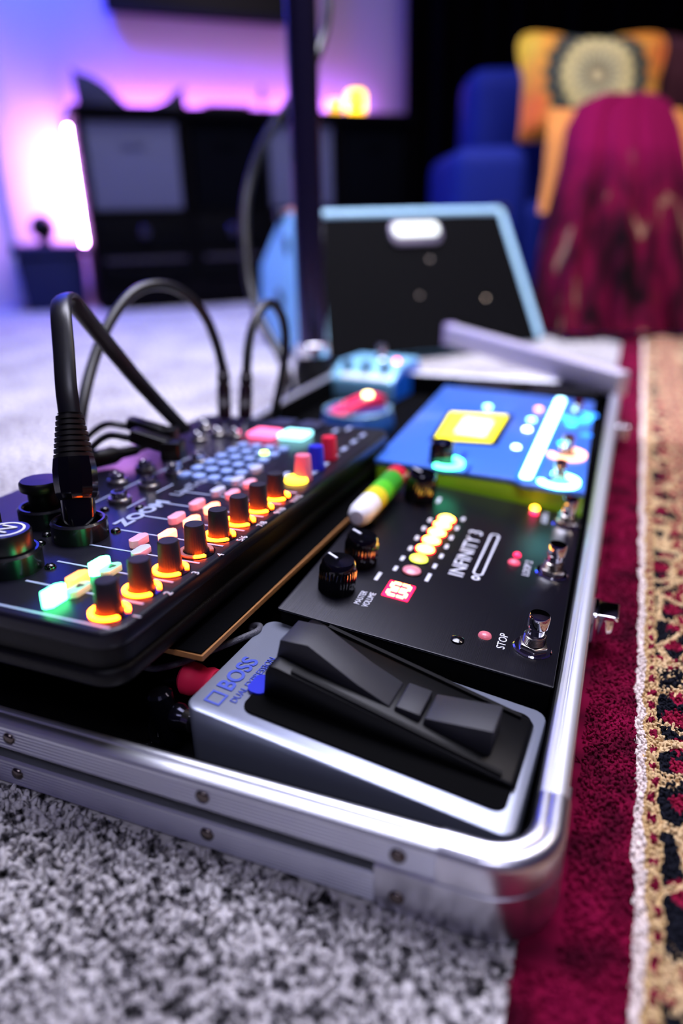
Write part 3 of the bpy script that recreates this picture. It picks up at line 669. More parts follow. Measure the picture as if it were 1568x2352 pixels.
# combination sockets
SOCK = mat('socket_black', '#0a0a0f', .25, coat=.3)
XLRP = mp(186, 1232)
sock = [mp(28, 1305), XLRP, None, None]
dx_ = XLRP[0]-sock[0][0]
sock[2] = (sock[0][0]+.012, sock[0][1]+.034); sock[3] = (XLRP[0]+.012, XLRP[1]+.036)
for sx2, sy2 in sock:
    s_ = obj('combo_socket', ring(.0125, .0162, 0, .0115, 48, .0012), SOCK, mix, M=mf(sx2, sy2))
    obj('socket_floor', cyl(.0125, .0005, .002, 32), BLKM, s_)
for q in ((86, 1182), (108, 1230), (93, 1250), (116, 1304), (266, 1221), (240, 1172), (320, 1168), (60, 1200)):
    x, y = mp(*q); obj('face_screw', lathe([(1e-5, 0), (.0030, 0), (.0029, .0012), (.0019, .0022), (1e-5, .0024)], 16), BLKG, mix, M=mf(x, y))
# jack sockets: chrome collars in two rows
jx0 = mp(275, 1152); jx1 = mp(330, 1117); jp = jx1[0]-jx0[0]
jl = [(jx0[0]+jp*i, jx0[1]+.027*r) for r in (0, 1) for i in range(4)]
for x, y in jl+[mp(500, 1000), mp(540, 1003), mp(455, 1012), mp(470, 985)]:
    j = obj('jack_collar', ring(.0042, .0078, 0, .0035, 28), STEEL, mix, M=mf(x, y))
    obj('jack_bush', ring(.0032, .0052, .0035, .0075, 28, .0006), CHROME, j); obj('jack_hole', cyl(.0032, .001, .0068, 20), BLKM, j)
for i in range(4):
    for r in (0, 1):
        x = jx0[0]+jp*i; y = jx0[1]+.027*r-.0125
        obj('label_line', box(x-.009, x+.011, y-.0006, y+.0006, 0, .0002), MLINE, mix, M=Z0, smooth=0)
def mtext(s, size, q0, q1, **kw):
    a, b = mp(*q0), mp(*q1); return text(s, size, MLINE, mix, mf((a[0]+b[0])/2, (a[1]+b[1])/2, .0002, math.atan2(b[1]-a[1], b[0]-a[0])), **kw)
mtext('ZOOM', .0135, (283, 1203), (372, 1155), bold=.0006, sx=1.15); mtext('LiveTrak', .0125, (385, 1147), (488, 1092), sx=.95)
# keypad of pale blue keys
KEY = mat('key_pale_blue', '#8fa6dc', .35, emit='#5f8cff', es=.10)
ka, kb2, kc = mp(470, 1075), mp(590, 1100), mp(560, 1030)
k0 = mp(500, 1100); ux = (mp(640, 1032)[0]-k0[0])/5; uy = .0125
for i in range(6):
    for j in range(4):
        x = k0[0]-.004+ux*i; y = k0[1]-.012+uy*j
        obj('key', rbox(-.0052, .0052, -.0042, .0042, 0, .003, .003), KEY, mix, M=mf(x, y), bevel=.0006)
x, y = mp(607, 1042, h=.003); obj('key_light', lathe([(1e-5, 0), (.0035, 0), (.003, .0018), (1e-5, .0024)], 18), emi('led_lime', (.6, 1, .12), 6), mix, M=mf(x, y, .003))
for q, c, s in (((608, 990), (1.0, .12, .30), 2.6), ((678, 993), (.35, .92, 1.0), 2.6)):
    x, y = mp(*q, h=.004); obj('sound_pad', rbox(-.0125, .0125, -.0125, .0125, 0, .004, .003), emi('pad_%d' % (c[0]*100), c, s), mix, M=mf(x, y), bevel=.0008)
for q in ((650, 968), (715, 972)):
    x, y = mp(*q, h=.004); obj('sound_pad', rbox(-.0125, .0125, -.011, .011, 0, .004, .003), mat('pad_dark', '#2a2c48', .4), mix, M=mf(x, y), bevel=.0008)
for q, c in (((695, 1046), '#e0708e'), ((725, 1025), '#1a1ec0'), ((755, 1004), '#d8183c')):
    x, y = mp(*q, h=.018); obj('colour_knob', smallknob(.0066, .018), mat('knob_'+c[1:], c, .45, emit=c, es=.12), mix, M=mf(x, y, .0004), smooth=35)
x, y = mp(680, 1096, h=.003); obj('master_button', lathe([(1e-5, 0), (.0085, 0), (.0080, .003), (1e-5, .0036)], 28), emi('button_yellow', (1, .6, .03), 6), mix, M=mf(x, y))
for q in ((655, 1090), (700, 1100), (722, 1085), (745, 1068), (768, 1050), (790, 1032), (812, 1015), (832, 1000), (770, 990), (800, 985)):
    x, y = mp(*q); obj('scale_mark', rbox(-.006, .006, -.002, .002, 0, .0004, .001), MLINE, mix, M=mf(x, y), smooth=0)

# plywood shelf under the mixer, on two blocks standing in the tray
SH = empty('plywood_shelf', MXW @ T(0, 0, -MH))
tag(SH, 'black covered plywood shelf with raw brown edges under the mixer', 'shelf')
bc = MXI @ Vector(at(464, 1503, pl=(np.array(MXW @ Vector((0, 0, -MH))), mx_n))); bl2 = MXI @ Vector(at(60, 1168, pl=(np.array(MXW @ Vector((0, 0, -MH))), mx_n)))
bx0, by0 = bc.x, bc.y; bx1, by1 = MW+.0, bl2.y
PLY = mat('plywood_edge', '#a06a35', .7, bump=(500, .4))
obj('board', box(bx0, bx1, by0, by1, -.0042, -.0012), PLY, SH, smooth=0)
obj('cover', box(bx0+.001, bx1-.001, by0+.0012, by1-.0012, -.0014, -.0003), FELT, SH, smooth=0)
def zdrop(x): return -(MO[2]-MH+KS*x-.0111)
for x in (bx0+.05, bx1-.09):
    obj('support_block', prism([(x, by0+.03), (x+.03, by0+.03), (x+.03, by1-.05), (x, by1-.05)], lambda a, b: zdrop(a)/1.0009, -.0043), BLKM, SH, smooth=0)

# ================================================================== XLR PLUG AND ITS CABLES
CBL = mat('cable_black', '#0c0c12', .36); 
xb = MXW @ Vector((XLRP[0], XLRP[1], .002))
topP = at(160, 950, dep=(np.array(xb)-CAM) @ _fw)
dirx = Vector(topP)-xb; Lx = dirx.length
XM = frame(xb, Vector((0, 1, 0)), Vector((-1, 0, 0)))
ez = dirx.normalized(); exx = Vector((0, 1, 0)); exx = (exx-ez*exx.dot(ez)).normalized(); eyy = ez.cross(exx)
XM = Matrix(((exx[0], eyy[0], ez[0], xb[0]), (exx[1], eyy[1], ez[1], xb[1]), (exx[2], eyy[2], ez[2], xb[2]), (0, 0, 0, 1)))
xl = empty('microphone_cable', XM); tag(xl, 'flat black cable with ribbed boot on a shiny upright plug in the mixer', 'cable')
XG = mat('xlr_shell', '#0a0a10', .10, .6, coat=.5)
u = Lx/.085
obj('plug_nose', lathe([(1e-5, 0), (.0098, 0), (.0098, .024*u), (.0104, .0245*u), (1e-5, .0245*u)], 40), XG, xl)
obj('plug_shell', lathe([(1e-5, .0245*u), (.0108, .0245*u), (.0122, .029*u), (.0128, .036*u), (.0128, .045*u), (.0118, .0535*u), (1e-5, .0535*u)], 12), XG, xl, smooth=25)
pr = [(1e-5, .0535*u)]
for i in range(8):
    z = .0535+i*.0039; r = .0112-.0032*i/7; pr += [(r, z*u), (r, (z+.0024)*u), (r-.0016, (z+.0026)*u), (r-.0016, (z+.0038)*u)]
pr += [(.0070, .0850*u), (1e-5, .0850*u)]
obj('plug_boot', lathe(pr, 32), RUB, xl, smooth=20)
d0 = (np.array(topP)-CAM) @ _fw
PA = [np.array(topP)-np.array(ez)*.004]+[at(x, y, dep=d) for x, y, d in ((152, 890, d0), (146, 800, d0+.005), (140, 725, d0+.012), (141, 690, d0+.025), (158, 684, d0+.04), (185, 715, d0+.06), (250, 795, d0+.10), (330, 890, d0+.14), (425, 990, d0+.19))]
obj('cord', tube(to_local(PA, XM), .0066, 14, flat=.42, upv=tuple(XM.to_3x3().inverted() @ Vector(_rt))), CBL, xl)

def jack_cable(name, label, base_q, top_q, path, r=.0046, hr=.0066):
    b = MXW @ Vector((*mp(*base_q), .0)); db = (np.array(b)-CAM) @ _fw
    t = Vector(at(*top_q, dep=db)); z = (t-b).normalized(); L = (t-b).length
    x_ = Vector((0, 1, 0)); x_ = (x_-z*x_.dot(z)).normalized(); y_ = z.cross(x_)
    M = Matrix(((x_[0], y_[0], z[0], b[0]), (x_[1], y_[1], z[1], b[1]), (x_[2], y_[2], z[2], b[2]), (0, 0, 0, 1)))
    e = empty(name, M); tag(e, label, 'cable')
    obj('plug_tip', cyl(.0032, -.001, .010, 20), CHROME, e)
    obj('plug_handle', lathe([(1e-5, .004), (hr, .004), (hr, L*.66), (hr*.8, L*.70), (hr*.8, L*.72), (hr*.95, L*.73), (hr*.95, L*.86), (hr*.70, L), (1e-5, L)], 28), mat('plug_gloss', '#14060a', .16, .3, coat=.4), e)
    pts = [np.array(t)-np.array(z)*.002]+[at(x, y, dep=db+dd) for x, y, dd in path]
    obj('cord', tube(to_local(pts, M), r, 14), CBL, e); return e
jack_cable('patch_cable', 'round black cable arching high from an upright jack plug back to the mixer', (516, 972), (512, 845), ((497, 790, -.005), (470, 725, -.015), (425, 675, -.03), (370, 654, -.05), (310, 670, -.07), (255, 735, -.09), (215, 830, -.11), (190, 930, -.13), (178, 1020, -.14), (172, 1095, -.145)))
jack_cable('patch_cable', 'round black cable in a small tight loop beside the stand pole', (562, 972), (566, 850), ((570, 800, 0), (580, 750, .005), (598, 712, .015), (625, 697, .03), (648, 728, .04), (656, 785, .045), (650, 850, .05), (634, 930, .06), (622, 985, .07)))

# caps on the two front sockets and a plug on the back one
for (x, y), w in ((sock[0], 'nearer the green button'), (sock[2], 'behind the other cap')):
    Mc = MXW @ T(x, y, .002); e = empty('round_dust_cover', Mc); tag(e, 'black round cap with pale ring emblem in a mixer socket, '+w, 'cap')
    obj('cap_body', lathe([(1e-5, 0), (.0118, 0), (.0118, .0080), (.0128, .0088), (.0128, .0190), (.0120, .0202), (1e-5, .0202)], 40), mat('cap_plastic', '#0b0b10', .3), e)
    obj('emblem_ring', ring(.0086, .0100, 0, .0003, 40, .0001), WHITE, e, M=T(0, 0, .0202)); text('N', .014, WHITE, e, T(0, 0, .0205), 'emblem_letter')
x, y = sock[3]; Mc = MXW @ T(x, y, .002); e = empty('socket_plug', Mc); tag(e, 'black plug with wide flat top standing behind the microphone plug', 'plug')
obj('plug_stem', lathe([(1e-5, 0), (.0090, 0), (.0090, .0170), (.0105, .0200), (1e-5, .0200)], 32), BLK, e); obj('plug_top', lathe([(1e-5, .0200), (.0128, .0200), (.0130, .0215), (.0130, .0245), (.0120, .0258), (1e-5, .0260)], 32), BLK, e)
# right-angle plugs
for i, ((x, y), w) in enumerate(((jl[7], 'in the back row of jacks'), (jl[2], 'in the front row of jacks'))):
    Mc = MXW @ T(x, y, .0078) @ R(.30-.08*i, 'Z'); e = empty('right_angle_plug', Mc); tag(e, 'blocky black right-angle plug '+w, 'plug')
    obj('plug_neck', cyl(.0050, 0, .004, 20), CHROME, e)
    obj('plug_head', rbox(-.008, .008, -.008, .008, .004, .018, .003), BLK, e, bevel=.0015)
    obj('plug_barrel', rbox(-.0065, .0065, .006, .036, .0065, .0165, .003), BLK, e, M=T(0, 0, .001) @ R(.28, 'X'), bevel=.0015)
    obj('cord', tube([(0, .034, .019), (0, .050, .020), (.004, .068, .008), (.010, .085, -.012), (.02, .105, -.035)], .0026), CBL, e)
P = np.array(MXW @ Vector((mp(240, 1095)[0], MD-.014, .0072)))
e = empty('loose_plug', T(*P) @ R(1.1, 'Z')); tag(e, 'thick black plug lying on the mixer behind the jacks', 'plug')
obj('plug_body', lathe([(1e-5, 0), (.0060, 0), (.0072, .004), (.0072, .030), (.0045, .036), (.0040, .050), (1e-5, .050)], 24), BLK, e, M=R(PI/2, 'Y'))
obj('cord', tube([(.048, 0, 0), (.065, 0, .002), (.085, .010, -.001), (.10, .03, -.003)], .0028), CBL, e)

# ================================================================== SMALL PEDALS AT THE FAR END
PALE = mat('pale_blue_metal', '#8fd2f4', .30, .1)
VR = np.array([math.cos(YAW), -math.sin(YAW), 0]); VF = np.array([math.sin(YAW), math.cos(YAW), 0])
P = at(899, 928, z=.0112); ang = 1.05
sp = empty('compact_pedal', frame(P, VR*math.cos(ang)+VF*math.sin(ang), -VR*math.sin(ang)+VF*math.cos(ang)) @ Matrix.Scale(1.15, 4)); tag(sp, 'pale blue compact pedal with three black knobs behind the mixer', 'pedal')
sa_, sb_ = .090, .094
prof = [(0, 0), (0, .028), (.030, .046), (sa_, .046), (sa_, 0)]; n = len(prof)
obj('housing', MB().add([(x, y, z) for y in (0, sb_) for x, z in prof], [tuple(range(n)), tuple(range(2*n-1, n-1, -1))]+[(i, n+i, n+(i+1) % n, (i+1) % n) for i in range(n)]), PALE, sp, bevel=.0022)
lab(obj('side_plate', prism([(.004, .003), (sa_-.004, .003), (sa_-.004, .042), (.032, .042), (.004, .026)], 0, .0012), mat('strong_blue', '#1668e6', .35), sp, M=R(PI/2, 'X')), 'strong blue side plate')
sl_ = T(0, 0, .028) @ R(-math.atan2(.018, .030), 'Y')
lab(obj('label_strip', box(.002, .010, .008, sb_-.016, 0, .0008), mat('strip_white', '#eefaff', .4), sp, M=sl_, smooth=0), 'white label strip')
for i in range(3): obj('knob', fluted(.0064, .010, 20), KN, sp, M=sl_ @ T(.022, .018+.028*i, .0003), smooth=35)
obj('indicator_light', lathe([(1e-5, 0), (.004, 0), (.0035, .003), (1e-5, .004)], 16), emi('led_pinkred', (1, .05, .12), 8), sp, M=T(.045, .014, .046))
footswitch(sp, T(.062, .045, .046), .8)
P = at(822, 985, z=.0112)
rp2 = empty('round_footswitch', T(P[0]+.0, P[1]+.0, .0112)); tag(rp2, 'round blue footswitch puck with red lever and bright light', 'pedal')
obj('puck', lathe([(1e-5, 0), (.048, 0), (.050, .004), (.046, .022), (.042, .026), (1e-5, .027)], 48), mat('puck_blue', '#2f62b8', .3, .3), rp2)
obj('puck_ring', ring(.040, .0455, .024, .029, 48), mat('puck_rim', '#9ccbe8', .25, .5), rp2)
lv = obj('lever', yprism([(-.040, .027), (-.040, .030), (.0, .040), (.030, .044), (.038, .040), (.038, .027)], -.014, .014), RED, rp2, bevel=.004, seg=3); lv.matrix_local = R(-.5, 'Z')
obj('lever_light', lathe([(1e-5, 0), (.006, 0), (.0055, .003), (1e-5, .004)], 20), emi('led_warm_white', (1, .85, .35), 12), lv, M=T(0, .018, .0425))
# dark adapter blocks at the end of the tray
for (x, y, w, d, h, lb_) in ((-.175, .775, .075, .060, .045, 'black power adapter block beside the compact pedal'), (-.075, .80, .09, .045, .040, 'black power adapter block behind the blue pedal')):
    e = empty('power_adapter', T(x, y, .0112) @ R(.2, 'Z')); tag(e, lb_, 'adapter')
    obj('adapter_body', rbox(-w/2, w/2, -d/2, d/2, 0, h, .006), BLK, e, bevel=.002)
    obj('adapter_socket', cyl(.006, 0, .004, 20), STEEL, e, M=T(0, -d/2, h*.5) @ R(PI/2, 'X'))

# ================================================================== STAND POLE
PB = np.array([-.475, .868, 0])
st = empty('stand', T(*PB)); tag(st, 'tall black metal stand pole between the mixer and the amplifier', 'stand')
POLEM = mat('pole_metal', '#4a4468', .22, .9)
obj('pole', cyl(.0222, .065, 1.55, 32), POLEM, st)
obj('clutch', lathe([(1e-5, .010), (.026, .010), (.031, .018), (.033, .034), (.031, .050), (.027, .060), (.025, .070), (1e-5, .070)], 36), RUB, st)
obj('clutch_ring', ring(.0224, .0275, .068, .088, 32), CHROME, st)
obj('base', lathe([(1e-5, 0), (.046, 0), (.046, .006), (.036, .011), (1e-5, .013)], 48), BLK, st)
PD = [at(x, y, dep=d) for x, y, d in ((752, -60, 1.13), (752, 20, 1.13), (740, 90, 1.13), (712, 165, 1.11), (665, 235, 1.12), (610, 320, 1.12), (578, 400, 1.12), (563, 480, 1.11), (563, 560, 1.10), (572, 650, 1.09), (600, 740, 1.07), (640, 810, 1.05), (662, 870, 1.03))]
q_ = PD[-1]; PD += [np.array([q_[0]-.005, q_[1]+.01, q_[2]*.5+.006]), np.array([q_[0]-.02, q_[1]+.04, .008]), np.array([q_[0]-.06, q_[1]+.10, .0075])]
sc_ = obj('stand_cable', tube(PD, .0070, 12), CBL); tag(sc_, 'long black cable hanging in a curve beside the stand pole', 'cable')

# ================================================================== SILVER BAR LEANING ON THE AMPLIFIER
b0 = at(1405, 876, z=.060); b1 = at(1035, 768, dep=1.27)
d_ = b1-b0; Lb = np.linalg.norm(d_)
sb = empty('silver_bar', frame(b0, d_, np.cross((0, 0, 1), d_/Lb))); tag(sb, 'long pale silver bar leaning from the case corner against the amplifier', 'bar')
obj('bar_body', rbox(-.02, Lb, -.012, .012, -.017, .017, .006), mat('bar_satin', '#cfc8d8', .4, .35), sb, bevel=.004, seg=3)
obj('end_cap', rbox(Lb-.002, Lb+.012, -.0125, .0125, -.0175, .0175, .008), mat('bar_cap', '#b9a8d8', .5), sb, bevel=.004, seg=3)

# ================================================================== AMPLIFIER
A = at(728, 850, z=0)
AM = frame(A, CD, -CN)     # local x along the front, y to the back
am = empty('guitar_amplifier', AM); tag(am, 'pale blue wedge shaped amplifier with black grille and white badge', 'amplifier')
TOL = mat('pale_blue_vinyl', '#8ad0f6', .5, bump=(700, .4))
AW, AH = .530, .285
sidep = [(0, .012), (.138, AH), (.300, AH-.004), (.430, .175), (.400, .012)]
def taper(y, z): return .038*z/AH
mbA = MB(); n = len(sidep)
for sgn in (0, 1):
    pass
v = [((0+taper(y, z)) if s == 0 else (AW-taper(y, z)), y, z) for s in (0, 1) for y, z in sidep]
mbA.add(v, [tuple(range(n)), tuple(range(2*n-1, n-1, -1))]+[(i, n+i, n+(i+1) % n, (i+1) % n) for i in range(n)])
obj('cabinet', mbA, TOL, am, bevel=.010, seg=3)
ln = math.hypot(.138, AH-.012); FM = Matrix(((1, 0, 0, 0), (0, .138/ln, -(AH-.012)/ln, 0), (0, (AH-.012)/ln, .138/ln, .012), (0, 0, 0, 1)))   # front face: x, up, outward
def fp(x0, x1, v0, v1, r, z0, z1): return prism([(x+((AW/2-x)/(AW/2))*.038*(y/ln), y) for x, y in rr2(x0, x1, v0, v1, r)], z0, z1)
GRL = mat('grille_cloth', '#030305', .8, spec=.1)
obj('grille', fp(.022, AW-.022, .003, ln-.020, .004, .0005, .0105), GRL, am, M=FM)
gw = MB()
for i in range(46):
    vv = .008+i*(ln-.034)/45
    box(.030, AW-.030-.0, vv-.0006, vv+.0006, .0105, .0115, gw)
for i in range(len(gw.v)):
    x, y, z = gw.v[i]; gw.v[i] = (x+((AW/2-x)/(AW/2))*.038*(y/ln), y, z)
gm = obj('grille_weave', gw, mat('grille_thread', '#0b0b10', .7, spec=.15), am, M=FM, smooth=0); gm['kind'] = 'stuff'
for s in (.030, ):
    pass
PIPE = mat('pale_trim', '#b4e6ff', .3)
for (x0, v0, x1, v1) in ((.016, ln-.012, AW-.016, ln-.012), (AW-.014, .010, AW-.014, ln-.014), (.014, .010, .014, ln-.014)):
    f_ = lambda x, y: (x+((AW/2-x)/(AW/2))*.038*(y/ln), y, .006)
    obj('front_trim', tube([f_(x0, v0), f_((x0+x1)/2, (v0+v1)/2), f_(x1, v1)], .0095, 14, k=1, upv=(0, .1, 1)), PIPE, am, M=FM)
bd = obj('badge', rbox(-.058, .058, -.024, .024, .004, .013, .018), mat('badge_grey', '#8a849c', .35, .4), am, M=FM @ T(.262, ln-.058, .006), bevel=.003)
obj('badge_face', rbox(-.050, .050, -.008, .018, .013, .016, .010), mat('badge_white', '#f4f8f4', .25, emit='#f2fff4', es=1.3), bd, bevel=.001)
for (x, vv) in ((.245, .115), (.285, .19), (.40, .10)):
    obj('grille_screw', lathe([(1e-5, 0), (.006, 0), (.005, .003), (1e-5, .004)], 16), STEEL, am, M=FM @ T(x, vv, .0105))
for sx in (.024, AW-.024-.0):
    for (y, z) in ((.142, AH-.006), (.29, AH-.008)):
        obj('corner_guard', box(-.018, .018, -.018, .018, -.012, .012), mat('corner_black', '#15161c', .35), am, M=T(sx+(.018 if sx < .1 else -.018), y, z), bevel=.008, seg=3)
for (y, z, s) in ((.235, .215, .020), (.25, .10, .026), (.21, .05, .015)):
    obj('side_socket', lathe([(1e-5, -.002), (s, -.002), (s, .003), (s*.8, .0045), (1e-5, .0045)], 24), mat('side_socket_dark', '#122a4a', .4), am, M=T(taper(y, z), y, z) @ R(-PI/2-.13, 'Y') @ Matrix.Diagonal((1.2, .6, 1, 1)))
obj('strap_hardware', lathe([(1e-5, 0), (.014, 0), (.016, .006), (.009, .012), (1e-5, .013)], 20), mat('copper', '#c88a78', .3, .8), am, M=T(.05, .26, AH-.004))
for fx in (.05, AW-.05):
    for fy in (.03, .36): obj('foot', cyl(.014, 0, .014, 20), RUB, am, M=T(fx, fy, 0))

# ================================================================== SIDEBOARD
CBK = mat('black_wood', '#030206', .6, spec=.06, bump=(60, .1)); CABL, CABD, CABH = 1.115, .37, .592
CM = frame(CP, CD, -CN)
cb = empty('sideboard', CM); tag(cb, 'long black sideboard with cubbies and round knob drawers under the television', 'cabinet')
obj('top', box(-.012, CABL+.012, -.012, CABD, CABH-.028, CABH), CBK, cb, bevel=.002)
obj('base', box(0, CABL, .004, CABD, 0.0, .085), CBK, cb, bevel=.002)
obj('back_panel', box(.004, CABL-.004, CABD-.012, CABD-.001, .085, CABH-.028), CBK, cb, smooth=0)
cols = [(.0, .318), (.318, .575), (.575, .84), (.84, CABL)]
for i, x in enumerate([c[0] for c in cols]+[CABL]): obj('upright', box(max(0, x-.011), min(CABL, x+.011), .004, CABD-.012, .085, CABH-.028), CBK, cb, smooth=0)
obj('shelf', box(.011, CABL-.011, .004, CABD-.012, .285, .303), CBK, cb, smooth=0)
DRM = mat('drawer_front', '#030306', .6, spec=.06)
for i, (x0, x1) in enumerate(cols):
    dr = obj('drawer', box(x0+.014, x1-.014, -.006, .02, .185, .281), DRM, cb, bevel=.002)
    obj('knob', lathe([(1e-5, 0), (.008, 0), (.008, .010), (.017, .014), (.018, .020), (.014, .025), (1e-5, .026)], 24), mat('drawer_knob', '#3a3448', .25, .6), dr, M=T((x0+x1)/2, -.006, .238) @ R(PI/2, 'X'))
    dr2 = obj('drawer', box(x0+.014, x1-.014, -.006, .02, .090, .178), DRM, cb, bevel=.002)
    obj('drawer_lip', box(x0+.03, x1-.03, -.014, -.005, .150, .160), mat('drawer_lip', '#2a2438', .4), dr2, bevel=.002)
BSK = mat('grey_fabric', '#5c5f80', .9, bump=(350, .6)); CUBSH = mat('cubby_shade_navy', '#04050c', .9, spec=.05, bump=(350, .6))
for i, (x0, x1) in enumerate(cols):
    m = BSK if i in (0, 2) else CUBSH; w2 = x1-x0  # dark navy bodies stand in for the shade of open cubbies
    e = empty('fabric_bin', CM @ T((x0+x1)/2, 0, .3035)); tag(e, ('pale grey fabric bin in the sideboard cubby at the bright end' if i == 0 else 'pale grey fabric bin in the sideboard cubby behind the stand pole' if i == 2 else 'dark navy body standing in for the shade of the open cubby between the two pale grey bins' if i == 1 else 'dark navy body standing in for the shade in the sideboard cubby '+('below the yellow candles' if i == 3 else 'beside the dark curtain')), 'bin', 'fabric bins in the sideboard')
    obj('bin_body', rbox(-w2/2+.022, w2/2-.022, .012, .30, 0, .246, .006), m, e, bevel=.003)
    obj('bin_rim', rbox(-w2/2+.020, w2/2-.020, .009, .302, .222, .247, .007), m, e, bevel=.002)
    obj('bin_handle', rbox(-.035, .035, .004, .010, .18, .195, .0025), m, e, bevel=.001)

# LED strip around the back of the sideboard
LEDM = emi('led_strip_violet', (0.68, .18, 1.0), 110)
ls = empty('led_strip', CM); tag(ls, 'glowing violet light strip behind the back edge of the sideboard', 'light strip')
obj('strip_side', box(-.010, -.003, CABD-.075, CABD-.052, .20, CABH-.03), emi('led_strip_white', (0.80, .30, 1.0), 150), ls, smooth=0)
obj('strip_top', box(.02, CABL, CABD-.016, CABD-.004, CABH+.001, CABH+.005), LEDM, ls, smooth=0)

# things on the sideboard
BLKT = mat('silhouette_dark', '#0b0812', .6)
def topthing(s, b, name, label, cat): e = empty(name, CM @ T(s, b, CABH)); tag(e, label, cat); return e
e = topthing(.085, .16, 'wing_ornament', 'dark wing shaped ornament on the bright end of the sideboard', 'ornament')
wing = [(1.3*a_, 1.25*b_) for a_, b_ in [(-.045, .0), (-.050, .095), (-.036, .085), (-.010, .078), (.020, .062), (.045, .038), (.070, .012), (.085, 0)]]
v = [(x, -.02*(1-z/.12), z) for x, z in wing]+[(x, .02*(1-z/.12), z) for x, z in wing]; n = len(wing)
obj('wing', MB().add(v, [tuple(range(n)), tuple(range(2*n-1, n-1, -1))]+[(i, n+i, n+(i+1) % n, (i+1) % n) for i in range(n)]), BLKT, e, bevel=.004)
obj('wing_base', rbox(-.055, .095, -.03, .03, 0, .012, .012), BLKT, e, bevel=.003)
e = topthing(.315, .14, 'pointed_ornament', 'small dark ornament with a pointed tip on the sideboard', 'ornament')
wing = [(1.35*a_, 1.3*b_) for a_, b_ in [(-.050, 0), (-.040, .016), (-.012, .026), (.006, .044), (.034, .060), (.026, .034), (.032, .012), (.040, 0)]]
v = [(x, -.018, z) for x, z in wing]+[(x, .018, z) for x, z in wing]; n = len(wing)
obj('body', MB().add(v, [tuple(range(n)), tuple(range(2*n-1, n-1, -1))]+[(i, n+i, n+(i+1) % n, (i+1) % n) for i in range(n)]), BLKT, e, bevel=.004)
obj('stand', rbox(-.055, .045, -.025, .025, 0, .006, .01), BLKT, e)
e = topthing(.49, .14, 'flat_box', 'low dark flat box lying on the sideboard', 'box')
obj('box_body', rbox(-.075, .075, -.05, .05, 0, .016, .005), BLKT, e, bevel=.002); obj('box_lid', rbox(-.077, .077, -.052, .052, .016, .024, .005), mat('box_lid', '#2a1020', .5), e, bevel=.002)
e = topthing(.625, .16, 'figurine', 'thin stemmed dark figurine beside the stand pole', 'figurine')
obj('figure', lathe([(1e-5, 0), (.022, 0), (.020, .006), (.006, .012), (.005, .040), (.012, .050), (.014, .060), (.006, .072), (.008, .080), (.004, .092), (1e-5, .094)], 20), mat('figurine_grey', '#5a4a6a', .4), e)
for s, h, r, es, w in ((.868, .050, .026, 2.6, 'smaller, dimmer'), (.945, .080, .032, 6, 'larger, brighter')):
    e = topthing(s, .10, 'candle', w+' glowing yellow candle on the sideboard', 'candle')
    obj('candle_glass', lathe([(1e-5, 0), (r*.85, 0), (r, .008), (r, h*.85), (r*.7, h), (1e-5, h)], 28), emi('candle_glow_%d' % es, (1.0, .52, .015), es), e); obj('candle_rim', ring(r*.70, r*.86, h-.002, h+.003, 28), mat('brass', '#a88020', .3, .8), e)

# ================================================================== TELEVISION
tl, trr = on_wall(240, 30), on_wall(700, 66); s0 = (tl-WP) @ CD; s1 = (trr-WP) @ CD; zb_ = on_wall(460, 48)[2]
TVM = frame(WP+CD*s0, CD, -CN)
tv = empty('television', TVM @ T(0, 0, zb_)); tag(tv, 'black flat television hanging on the violet lit wall', 'television')
tw = s1-s0
obj('tv_body', rbox(0, tw, -.060, -.018, 0, .50, .006), BLKM, tv, bevel=.003)
obj('tv_frame', box(0, tw, -.064, -.058, 0, .018), mat('tv_frame', '#05061c', .5, spec=.2), tv); obj('tv_screen', box(.008, tw-.008, -.0635, -.0600, .018, .492), mat('tv_screen', '#04040a', .4, spec=.2), tv, smooth=0)
obj('tv_mount', box(tw*.3, tw*.7, -.018, 0, .10, .35), BLKM, tv)

# ================================================================== TUB LEFT OF THE SIDEBOARD
q0, q1 = at(60, 714, z=0), at(214, 716, z=0); tw2 = float((q1-q0) @ CD)
ct = (q0+q1)/2
tb = empty('storage_tub', frame(ct, CD, -CN)); tag(tb, 'dark blue plastic tub on the carpet at the end of the sideboard', 'tub')
TUB = mat('blue_plastic', '#0a1648', .5, spec=.3)
w_ = tw2/2; hh = .205
v = [(sx*w_*k, y0+sy*.11*k, z) for z, k in ((0, .92), (hh-.03, 1.04)) for sx, sy in ((-1, -1), (1, -1), (1, 1), (-1, 1)) for y0 in (.12,)]
obj('tub_body', MB().add(v, [(3, 2, 1, 0), (4, 5, 6, 7), (0, 1, 5, 4), (1, 2, 6, 5), (2, 3, 7, 6), (3, 0, 4, 7)]), TUB, tb, bevel=.012, seg=3)
obj('tub_lid', rbox(-w_*1.12, w_*1.12, .12-.125, .12+.125, hh-.03, hh, .015), TUB, tb, bevel=.004)
e = empty('ball_ornament', frame(ct, CD, -CN) @ T(-.005, .12, hh)); tag(e, 'black ball on a short neck standing on the blue tub', 'ornament')
obj('ball', lathe([(1e-5, 0), (.030, 0), (.026, .006), (.016, .012)]+[(.041*math.sin(a), .052-.041*math.cos(a)) for a in np.linspace(.42, PI-.001, 14)], 28), BLK, e)

